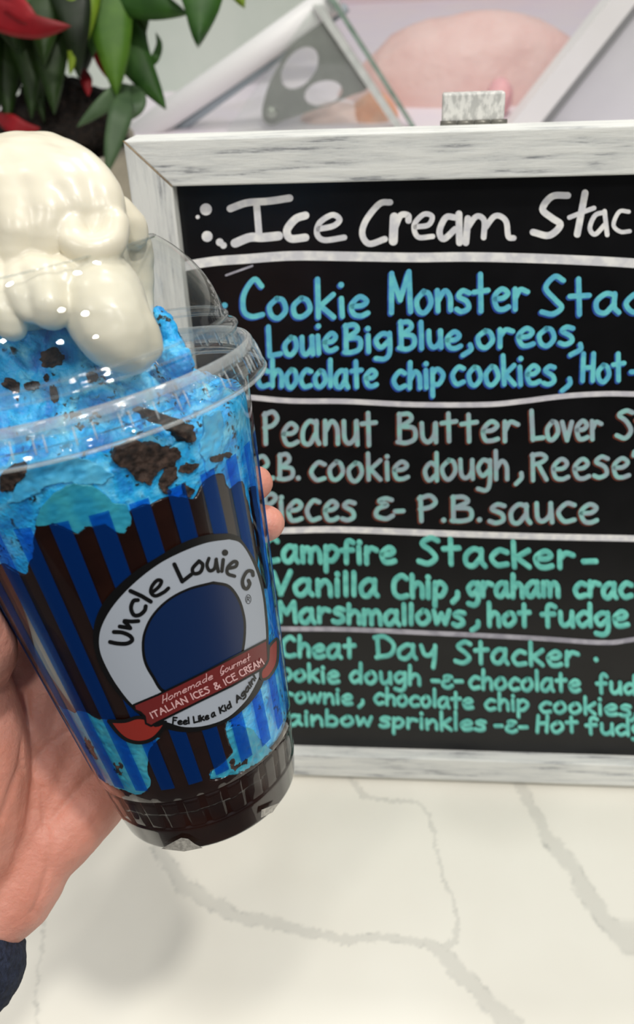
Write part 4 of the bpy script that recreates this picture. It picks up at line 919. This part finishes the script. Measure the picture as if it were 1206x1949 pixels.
# ------------------------------------------------------------------ what is in the cup
def hb(px_list):                  # pixel outline -> (s, h) outline on the unrolled wall
    h, th = cup_hit(np.array(px_list, float)); return np.stack([th * RM, h], 1)
def contents():
    # colours
    m, N, L, b = new_mat('blue_ice_cream')
    b.inputs['Roughness'].default_value = .45
    b.inputs['Subsurface Weight'].default_value = .12; b.inputs['Subsurface Scale'].default_value = .002
    tc = N.new('ShaderNodeTexCoord')
    n1 = N.new('ShaderNodeTexNoise'); n1.inputs['Scale'].default_value = 62; n1.inputs['Detail'].default_value = 8; n1.inputs['Distortion'].default_value = 2.2
    n2 = N.new('ShaderNodeTexNoise'); n2.inputs['Scale'].default_value = 520; n2.inputs['Detail'].default_value = 3
    n3 = N.new('ShaderNodeTexNoise'); n3.inputs['Scale'].default_value = 130; n3.inputs['Detail'].default_value = 2
    for n in (n1, n2, n3): L.new(tc.outputs['Object'], n.inputs['Vector'])
    r = N.new('ShaderNodeValToRGB'); e = r.color_ramp.elements
    e[0].position = .3; e[0].color = (*lin((12, 124, 212)), 1); e[1].position = .72; e[1].color = (*lin((146, 228, 252)), 1)
    x = e.new(.5); x.color = (*lin((44, 186, 248)), 1)
    L.new(n1.outputs['Fac'], r.inputs[0])
    sp = N.new('ShaderNodeMath'); sp.operation = 'MULTIPLY'
    ra = N.new('ShaderNodeMapRange'); ra.inputs[1].default_value = .56; ra.inputs[2].default_value = .62
    rb = N.new('ShaderNodeMapRange'); rb.inputs[1].default_value = .50; rb.inputs[2].default_value = .60
    L.new(n2.outputs['Fac'], ra.inputs[0]); L.new(n3.outputs['Fac'], rb.inputs[0]); L.new(ra.outputs[0], sp.inputs[0]); L.new(rb.outputs[0], sp.inputs[1])
    mx = N.new('ShaderNodeMix'); mx.data_type = 'RGBA'; mx.inputs['B'].default_value = (*lin((28, 40, 44)), 1)
    L.new(sp.outputs[0], mx.inputs['Factor']); L.new(r.outputs[0], mx.inputs['A']); L.new(mx.outputs['Result'], b.inputs['Base Color'])
    bp = N.new('ShaderNodeBump'); bp.inputs['Distance'].default_value = .0008; L.new(n2.outputs['Fac'], bp.inputs['Height']); L.new(bp.outputs[0], b.inputs['Normal'])
    blue = m
    fudge = mat('dark_fudge', (26, 10, 8), (40, 18, 12), rough=.22, scale=80, spec=.4)
    teal = mat('teal_melt', (34, 146, 184), (58, 166, 186), rough=.4, scale=160)
    cookie = mat('dark_cookie', (26, 18, 16), (84, 64, 54), rough=.85, scale=420, bump=.0012, bscale=500, detail=5)

    # blue ice cream: wall-filling body with a rough mound on top
    n = 220; th = -math.pi + 2 * np.pi * np.arange(n) / n; V = []; rings = 0
    for h in np.linspace(2.25, 12.7, 60):
        q = np.array([.05 * fbm((math.cos(a) * 2, math.sin(a) * 2, h * .6), 1.6, 4) for a in th])
        V.append(cyl(np.full(n, h), th, rr(h) - .12 - np.abs(q))); rings += 1
    for k in range(1, 71):
        rho = (rr(12.9) - .12) * (1 - k / 70.0)
        H = []
        for a in th:
            x, y = rho * math.sin(a), rho * math.cos(a)
            z = 12.75 + 3.0 * math.exp(-(((x + .2) / 2.5) ** 2 + ((y + .4) / 2.3) ** 2)) + .35 * math.exp(-((x - 2.6) ** 2 + (y - 1.5) ** 2) / 1.6)
            z += min(1, (4.6 - rho) / .8) * (.42 * fbm((x, y, 2), .75, 3) + .26 * fbm((x, y, 7), 2.2, 5) + .10 * fbm((x, y, 1), 7, 4)) + .25 * k / 70
            z += 1.9 * math.exp(-((x + 2.3) ** 2 + (y + .2) ** 2) / 1.5)
            z -= .7 * math.exp(-((x + 2.1) ** 2 + (y - 1.9) ** 2) / .5)
            H.append(z)
        V.append(cyl(np.array(H), th, max(rho, .001))); rings += 1
    V = np.vstack(V); Fc = [tuple(range(n - 1, -1, -1))]
    for i in range(rings - 1):
        for k in range(n): Fc.append((i * n + k, i * n + (k + 1) % n, (i + 1) * n + (k + 1) % n, (i + 1) * n + k))
    bg = Bag(); bg.add(V, Fc)
    ice = mesh('ice_cream', W(bg.out()[0]), bg.out()[1], blue, base=W(CB))
    tag(ice, 'bright blue ice cream with cookie crumbs filling the plastic cup', 'ice cream')
    bg = Bag()
    rp = [px(336, 690, 23.6), px(328, 650, 23.8), px(315, 615, 23.9), px(303, 596, 24.0)]
    P = catmull(rp, 6)
    for i in range(len(P) - 1): bg.add(*capsule(P[i], .34 - .008 * i, P[i + 1], .34 - .008 * (i + 1), 12, 4))
    bg.add(*capsule(px(340, 690, 23.4), .42, px(318, 672, 23.5), .34));
    V, Fc, Nn = melt(bg, .05, 3); V = V + Nn * np.array([[.08 * fbm(v, 3.5, 4)] for v in V])
    mesh('scraped_ridge', W(V), Fc, blue, ice)

    # fudge: everything dark against the wall, minus the two blue pockets
    top = [(-60,1090),(0,1078),(44,1100),(60,1062),(62,1000),(75,994),(100,1001),(128,1010),(146,1017),(165,1002),(200,999),(225,1012),(246,1003),(250,975),(270,962),(300,953),(330,945),(352,950),(375,955),(385,930),(396,914),(410,905),(424,902),(440,936),(452,924),(463,918),(474,950),(484,1000),(494,1050)]
    rt = [(490,1110),(475,1200),(455,1300),(430,1388),(444,1432),(402,1474),(404,1486),(442,1480),(492,1455),(535,1415),(552,1400)]
    bot = [(205,1512)]
    left = [(240,1522),(270,1515),(287,1498),(276,1450),(287,1424),(306,1408),(240,1390),(205,1370),(186,1373),(165,1358),(130,1354),(95,1340)]
    A, Bq, Cq = hb(top), hb(rt), hb(left)
    main = np.vstack([[(-2.4 * RM, 8.6)], A, Bq, [(1.1 * RM, 2.3), (1.1 * RM, 1.6), (-1.25 * RM, 1.6), (-1.25 * RM, 2.6)], Cq[1:], [(-1.35 * RM, 4.4), (-2.4 * RM, 4.2)]])
    strip = hb([(478,925),(490,990),(500,1060),(506,1110),(511,1125),(513,1110),(505,1040),(497,980),(490,930)])
    def sdf(T, H):
        P = np.stack([T * RM, H], 1)
        d = np.maximum(poly_sdf(P, main), poly_sdf(P, strip))
        return d + np.array([.09 * fbm((p[0], p[1], 4), 2.0, 5) for p in P])
    bg = Bag()
    V, Fc = wall_patch(sdf, -2.4, 1.45, 1.5, 12.4, .075, lambda T, H: rr(H) - .05, .35); bg.add(V, Fc)
    def sdf2(T, H):
        P = np.stack([T * RM, H], 1); return np.array([.7 * math.sin(p[0] * .6) + 1.6 - abs(p[1] - 6.2) + .5 * fbm((p[0], p[1], 8), .8, 4) for p in P])
    V, Fc = wall_patch(sdf2, 1.7, 3.85, 2.5, 11, .15, lambda T, H: rr(H) - .05, .3); bg.add(V, Fc)
    V, Fc = lathe([(.0, .01), (.0, 2.6), (.0, 2.84), (.03, 2.915), (.07, 2.935), (.12, 2.945), (.82, 3.085), (.9, 3.10), (1.0, 3.08), (1.6, 3.15), (2.05, 3.22), (2.15, 3.18), (2.2, 2.6)], 120); bg.add(V, Fc)
    fu = mesh('hot_fudge', *(lambda q: (W(q[0]), q[1]))(bg.out()), fudge, base=W(CB))
    tag(fu, 'dark chocolate fudge layer behind the stripes and in the cup bottom', 'fudge')

    # teal melted patch at the wall
    def patch(name, P, m, rough_amp, st, off, thick, parent=None, seed=0):
        q = hb(P); t0, t1 = q[:, 0].min() / RM - .06, q[:, 0].max() / RM + .06; h0, h1 = q[:, 1].min() - .2, q[:, 1].max() + .2
        def s(T, H):
            X = np.stack([T * RM, H], 1); return poly_sdf(X, q) + np.array([rough_amp * fbm((p[0], p[1], seed), 3.5, 5) for p in X])
        def ro(T, H): return rr(H) - off - np.array([abs(.10 * rough_amp / .1 * fbm((t * RM, h, seed + 3), 4, 4)) for t, h in zip(T, H)])
        V, Fc = wall_patch(s, t0, t1, h0, h1, st, ro, thick)
        return mesh(name, W(V), Fc, m, parent)
    tp = [(65,1004),(74,972),(100,941),(140,922),(175,925),(200,944),(215,958),(240,962),(251,985),(249,1002),(236,1016),(220,1014),(200,999),(165,1003),(147,1018),(125,1006),(100,998)]
    patch('teal_smear', tp, teal, .03, .04, .038, .1, ice, 3)['label'] = 'teal smear'
    light = mat('pale_blue_smear', (58, 180, 240), (104, 206, 246), rough=.4, scale=160)
    patch('pale_smear', [(395,790),(425,780),(430,830),(420,880),(400,900),(385,860)], light, .08, .05, .055, .08, ice, 5)['label'] = 'pale blue smear'
    patch('pale_smear', [(60,880),(150,870),(220,905),(190,925),(110,920),(40,955),(10,960)], light, .08, .05, .06, .06, ice, 8)['label'] = 'pale blue smear'
    tl = mat('teal_pocket', (40, 150, 185), (74, 178, 196), rough=.4, scale=260)
    patch('teal_smear', [(95,1340),(130,1352),(165,1358),(230,1380),(290,1415),(288,1500),(262,1516),(235,1522),(205,1505)], tl, .05, .05, .05, .08, ice, 6)['label'] = 'teal smear'
    patch('teal_smear', [(432,1392),(450,1382),(475,1385),(520,1430),(490,1455),(440,1481),(402,1484),(402,1474),(444,1432)], tl, .08, .05, .05, .08, ice, 7)['label'] = 'teal smear'
    wallch = [
        ('large dark cookie chunk against the cup wall under the lid rim', [(214,878),(226,858),(255,848),(290,845),(318,850),(340,852),(345,870),(330,890),(312,895),(300,908),(290,925),(268,922),(252,905),(235,892)]),
        ('long cookie chunk slanting under the rim at right of the large one', [(270,785),(285,780),(310,790),(335,795),(355,798),(372,815),(376,832),(362,842),(350,838),(338,818),(315,806),(285,800)]),
        ('crumbly cookie piece at the left edge of the cup wall', [(-8,905),(10,900),(25,893),(45,905),(42,918),(28,928),(10,940),(-8,942)]),
        ('small cookie piece above the fudge right of the large chunk', [(345,885),(360,880),(380,886),(374,896),(355,902),(342,898)]),
        ('cookie crumb cluster hanging into the fudge', [(318,895),(334,893),(338,910),(325,930),(330,942),(310,938),(298,925),(308,910)]),
        ('small crumb beside the fourth stripe top', [(352,922),(368,922),(375,935),(362,946),(352,938)]),
        ('pale cookie smear near the right edge of the cup', [(403,870),(420,866),(440,858),(442,868),(425,876),(405,880)]),
        ('cookie sliver in the lower right blue pocket', [(436,1452),(446,1446),(455,1452),(472,1446),(470,1456),(452,1464),(446,1472),(440,1466)]),
        ('dark crumb patch in the lower left blue pocket', [(212,1455),(224,1448),(232,1462),(228,1476),(216,1472)]),
        ('dark crumb streak on the outer left pocket', [(158,1402),(168,1410),(176,1432),(186,1448),(180,1452),(168,1434),(158,1418)]),
    ]
    for i, (lab, P) in enumerate(wallch):
        o = patch('cookie_chunk', P, cookie, .10, .04, .03, .5, None, 11 + i); tag(o, lab, 'cookie', 'cookie chunks in the blue ice cream')
    def rock(lab, x, y, dep, rx, ry, rz, ang=0.0, sd=0):
        bm = bmesh.new(); bmesh.ops.create_icosphere(bm, subdivisions=4, radius=1)
        V = np.array([v.co[:] for v in bm.verts]); Fc = [tuple(v.index for v in f.verts) for f in bm.faces]; bm.free()
        d = np.array([1 + .45 * fbm(v + sd, 1.3, 5) for v in V]); V = V * d[:, None] * np.array((rx, ry, rz))
        c_, s_ = math.cos(ang), math.sin(ang); V = np.stack([V[:, 0] * c_ - V[:, 1] * s_, V[:, 0] * s_ + V[:, 1] * c_, V[:, 2]], 1)
        o = mesh('cookie_chunk', W(V + px(x, y, dep)), Fc, cookie); tag(o, lab, 'cookie', 'cookie chunks in the blue ice cream')
    # seat each chunk on the mound surface by looking along its pixel ray
    me = ice.data; bv = BASE[ice.name]
    from mathutils.bvhtree import BVHTree
    bvh = BVHTree.FromPolygons([tuple(v.co) for v in me.vertices], [tuple(p.vertices) for p in me.polygons])
    def seat(x, y):
        o_ = W((0, 0, 0)) - bv; d = (W(ray(x, y)) - W((0, 0, 0))); hit = bvh.ray_cast(Vector(o_), Vector(d))
        return (hit[3] * 100 / 100 if hit[0] is None else (hit[0] - Vector(o_)).length / np.linalg.norm(ray(x, y)) * 100) if hit[0] else 22.5
    for i, (lab, x, y, rx, ry, an) in enumerate([
        ('dark cookie lump high on the blue mound below the cream', 100, 682, .30, .22, .3), ('brown cookie piece low on the blue mound at far left', 25, 734, .27, .16, -.4),
        ('cookie crumb beside the low left piece', 62, 735, .16, .13, .2), ('thin upright cookie splinter under the dome', 104, 752, .10, .26, .25),
        ('small cookie lump right of the splinter', 176, 718, .15, .13, 0), ('tiny crumb above the splinter', 89, 720, .06, .09, 0)]):
        rock(lab, x, y, seat(x, y) - .02, rx, ry, .18, an, i * 3.7)
    rock('dark crumb at the tip of the blue ridge beside the cream', 284, 588, 23.9, .07, .07, .07, 0, 50)
contents()

# ------------------------------------------------------------------ whipped cream
def whip():
    caps = []
    def ball(x, y, d, r, k=.3): caps.append((px(x, y, d), r, px(x, y, d) + np.array((.01, 0, 0)), r, k))
    def chain(P, R, k=.2, n=5):
        Q = catmull([px(*p) for p in P], n); r = np.interp(np.linspace(0, len(P) - 1, len(Q)), range(len(P)), R)
        for i in range(len(Q) - 1): caps.append((Q[i], r[i], Q[i + 1], r[i + 1], k))
    # the mass above the opening
    for x, y, d, r in ((62, 392, 23.15, 1.78), (112, 408, 23.1, 1.60), (10, 405, 23.2, 1.75), (-60, 420, 23.4, 1.6), (150, 420, 23.1, 1.15)): ball(x, y, d, r)
    # broad folds laid over it from the crown
    chain([(52, 283, 23.0), (105, 296, 22.6), (160, 330, 22.2), (194, 374, 22.0), (203, 420, 22.0)], [.30, .38, .44, .42, .34], .22)
    chain([(36, 290, 22.7), (88, 318, 22.1), (132, 362, 21.84), (152, 408, 21.80)], [.30, .40, .42, .30], .34)
    chain([(20, 296, 22.5), (66, 345, 21.9), (94, 410, 21.66), (92, 480, 21.85)], [.28, .38, .42, .38], .34)
    chain([(-12, 300, 22.5), (18, 350, 21.85), (36, 425, 21.65), (30, 505, 21.9)], [.3, .36, .42, .38], .32)
    chain([(-70, 330, 22.4), (-46, 400, 21.8), (-44, 470, 21.8), (-50, 530, 22.0)], [.4, .42, .42, .4], .2)
    # curl at the right front
    chain([(150, 408, 21.7), (138, 436, 21.55), (146, 466, 21.5), (178, 480, 21.5), (210, 464, 21.6), (221, 432, 21.75), (208, 404, 21.9)], [.20, .27, .33, .36, .34, .30, .22], .10)
    ball(180, 436, 22.05, .52, .12)
    chain([(226, 395, 22.7), (248, 425, 22.9), (256, 450, 23.0)], [.30, .36, .30], .1)
    # below the opening, inside the dome
    for x, y, d, r in ((55, 520, 23.6, 1.5), (125, 520, 23.4, 1.3), (-40, 525, 23.7, 1.5), (175, 500, 23.1, .95)): ball(x, y, d, r, .2)
    chain([(240, 440, 23.5), (254, 475, 23.7), (254, 525, 23.9), (258, 580, 24.0), (270, 635, 23.6)], [.42, .46, .48, .44, .3], .12)
    chain([(176, 505, 22.5), (192, 545, 22.1), (202, 588, 21.8), (218, 628, 21.7), (244, 664, 21.8), (258, 684, 22.0)], [.62, .82, .98, .92, .58, .30], .14)
    chain([(208, 548, 21.7), (244, 580, 21.6), (268, 620, 21.7), (281, 656, 21.9), (272, 682, 22.0)], [.22, .30, .36, .36, .26], .10)
    chain([(146, 575, 21.75), (160, 612, 21.6), (188, 650, 21.6)], [.26, .32, .28], .10)
    chain([(66, 505, 22.0), (82, 545, 21.45), (96, 578, 21.2), (96, 596, 21.2)], [.5, .56, .48, .38], .10)
    chain([(118, 500, 21.9), (124, 530, 21.45), (120, 562, 21.3)], [.30, .34, .26], .08)
    chain([(148, 502, 21.9), (150, 528, 21.55), (142, 554, 21.5)], [.28, .28, .20], .08)
    chain([(40, 520, 21.8), (46, 560, 21.3), (62, 592, 21.2)], [.46, .42, .30], .08)
    chain([(-20, 520, 22.0), (0, 575, 21.6), (18, 610, 21.5), (24, 626, 21.5)], [.66, .58, .40, .32], .10)
    V, Fc, Nn = cream(caps, .06, 3)
    d = np.array([.06 * fbm(v, .9, 2) + .018 * fbm((v[0] * .6 + v[1] * .4, v[1] * 2, v[2] * 2), 1.2, 2) for v in V])
    V = V + Nn * d[:, None]
    m = mat('whipped_cream', (224, 217, 196), (228, 222, 203), rough=.28, scale=60, sss=.12, rad=(1, .85, .6), sscale=.004)
    o = mesh('whipped_cream', W(V), Fc, m); tag(o, 'swirl of white whipped cream bursting through the top of the dome lid', 'whipped cream')
whip()

# ------------------------------------------------------------------ hand
def person():
    wrist = px(-70, 1765, 31.0)
    root = empty('person', W(wrist), 'left hand in a navy fleece sleeve gripping the striped plastic cup', 'person')
    bg = Bag()
    def chain(P, R, n=5):
        Q = catmull(P, n); r = np.interp(np.linspace(0, len(P) - 1, len(Q)), range(len(P)), R)
        for i in range(len(Q) - 1): bg.add(*capsule(Q[i], r[i], Q[i + 1], r[i + 1], 18, 7))
    def c(h, deg, gap): return cyl(h, math.radians(deg), rr(h) + gap)
    # palm: from the wrist to the four knuckles, behind and left of the cup
    mcp = [c(9.6, -158, 1.15), c(8.0, -165, 1.15), c(6.4, -168, 1.1), c(4.9, -168, 1.0)]
    heel = [px(-95, 1600, 30.4), px(-40, 1640, 30.7), px(10, 1660, 30.9), px(45, 1672, 31.0)]
    for k in range(4):
        chain([wrist + (heel[k] - wrist) * .2, heel[k], heel[k] * .5 + mcp[k] * .5 + np.array([0, 0, -.5]), mcp[k]], [1.5, 1.45, 1.3, 1.05])
    chain([px(20, 1690, 31.0), px(110, 1590, 31.3), px(180, 1515, 31.9), px(240, 1450, 32.8)], [1.15, 1.35, 1.3, 1.1])      # little finger side of the palm
    chain([px(-60, 1690, 30.4), px(-40, 1560, 29.9), px(-30, 1420, 29.4), px(-55, 1280, 28.6)], [1.5, 1.6, 1.45, 1.15])       # ball of the thumb
    chain([px(40, 1540, 31.2), px(50, 1430, 31.6), px(40, 1320, 31.8), px(20, 1200, 31.8)], [1.2, 1.3, 1.3, 1.2])            # hollow of the palm
    # thumb up the left side
    chain([px(-55, 1280, 28.6), c(7.6, -86, 1.0), c(9.4, -74, .9), c(10.9, -66, .78)], [1.15, 1.0, .92, .72])
    # fingers round the back, tips showing at the right
    chain([mcp[0], c(10.2, 175, .95), c(10.5, 140, .85), c(10.6, 128, .72)], [1.0, .9, .82, .68])
    chain([mcp[1], c(9.0, 168, .95), c(9.5, 132, .85), c(9.7, 126, .72)], [1.0, .92, .84, .68])
    chain([mcp[2], c(7.5, 165, .92), c(8.8, 136, .72), c(9.25, 110, .50)], [.98, .88, .74, .58])
    chain([mcp[3], c(6.2, 164, .85), c(7.3, 134, .70), c(7.9, 107, .54)], [.9, .8, .72, .62])
    # wrist
    chain([wrist, px(-220, 1840, 29.5), px(-420, 1930, 27)], [1.75, 2.1, 2.4])
    V, Fc, Nn = melt(bg, .09, 10)
    # keep the skin outside the cup, then press the palm creases in
    q = V - CB; h = q @ CA; rad = q - h[:, None] * CA; rl = np.linalg.norm(rad, axis=1)
    tgt = np.where((h > -.1) & (h < 13.4), np.maximum(rr(np.clip(h, 0, 13.4)) + .03, 0), 0)
    push = np.maximum(tgt - rl, 0); V = V + rad / rl[:, None] * push[:, None]
    p = proj(V)
    for line_, dep, wd_ in (([(2,1560),(22,1500),(38,1460),(52,1390),(48,1320)], .10, 7), ([(62,1735),(84,1680),(92,1620),(84,1560),(80,1500)], .06, 6), ([(40,1470),(90,1420),(130,1390)], .05, 6), ([(100,1560),(150,1500),(180,1470)], .04, 6)):
        D = densify(catmull(line_, 5), 4); dist = np.min(np.linalg.norm(p[:, None, :] - D[None], axis=2), axis=1)
        front = (Nn @ np.array([0, 0, 1.])) > .2
        V = V - Nn * (dep * np.exp(-(dist / wd_) ** 2) * front)[:, None]
    V = V + Nn * np.array([[.03 * fbm(v, 1.2, 3)] for v in V])
    skin = mat('skin', (210, 140, 120), (226, 160, 142), rough=.5, scale=50, sss=.3, rad=(1, .35, .2), sscale=.004, bump=.0003, bscale=700)
    mesh('hand', W(V), Fc, skin, root)
    # nails on the far side of the fingertips
    nail = mat('nail', (232, 184, 168), rough=.25)
    for h_, dg, g_ in ((10.6, 130, 1.35), (9.7, 128, 1.32), (9.3, 116, .86), (7.9, 111, 1.02)):
        bm = bmesh.new(); bmesh.ops.create_uvsphere(bm, u_segments=14, v_segments=8, radius=1)
        Vn = np.array([v.co[:] for v in bm.verts]); Fn = [tuple(v.index for v in f.verts) for f in bm.faces]; bm.free()
        a = math.radians(dg); rdir = math.cos(a) * E1 + math.sin(a) * E2; tdir = -math.sin(a) * E1 + math.cos(a) * E2
        mesh('fingernail', W(c(h_, dg, g_ - .1) + Vn[:, :1] * CA * .42 + Vn[:, 1:2] * tdir * .5 + Vn[:, 2:] * rdir * .12), Fn, nail, root)
    # sleeve
    bg = Bag()
    P = [px(-38, 1828, 30.6), px(-160, 1870, 29.4), px(-420, 1960, 26.6)]
    Q = catmull(P, 12); R = np.interp(np.linspace(0, 1, len(Q)), [0, .12, 1], [1.55, 1.95, 3.0])
    for i in range(len(Q) - 1): bg.add(*capsule(Q[i], R[i], Q[i + 1], R[i + 1], 22, 8))
    V, Fc, Nn = melt(bg, .1, 6); V = V + Nn * np.array([[.06 * fbm(v, 2.2, 4)] for v in V])
    mesh('sleeve', W(V), Fc, mat('navy_fleece', (28, 34, 52), (46, 54, 76), rough=.95, scale=500, bump=.0015, bscale=700), root, label='navy fleece sleeve')
person()
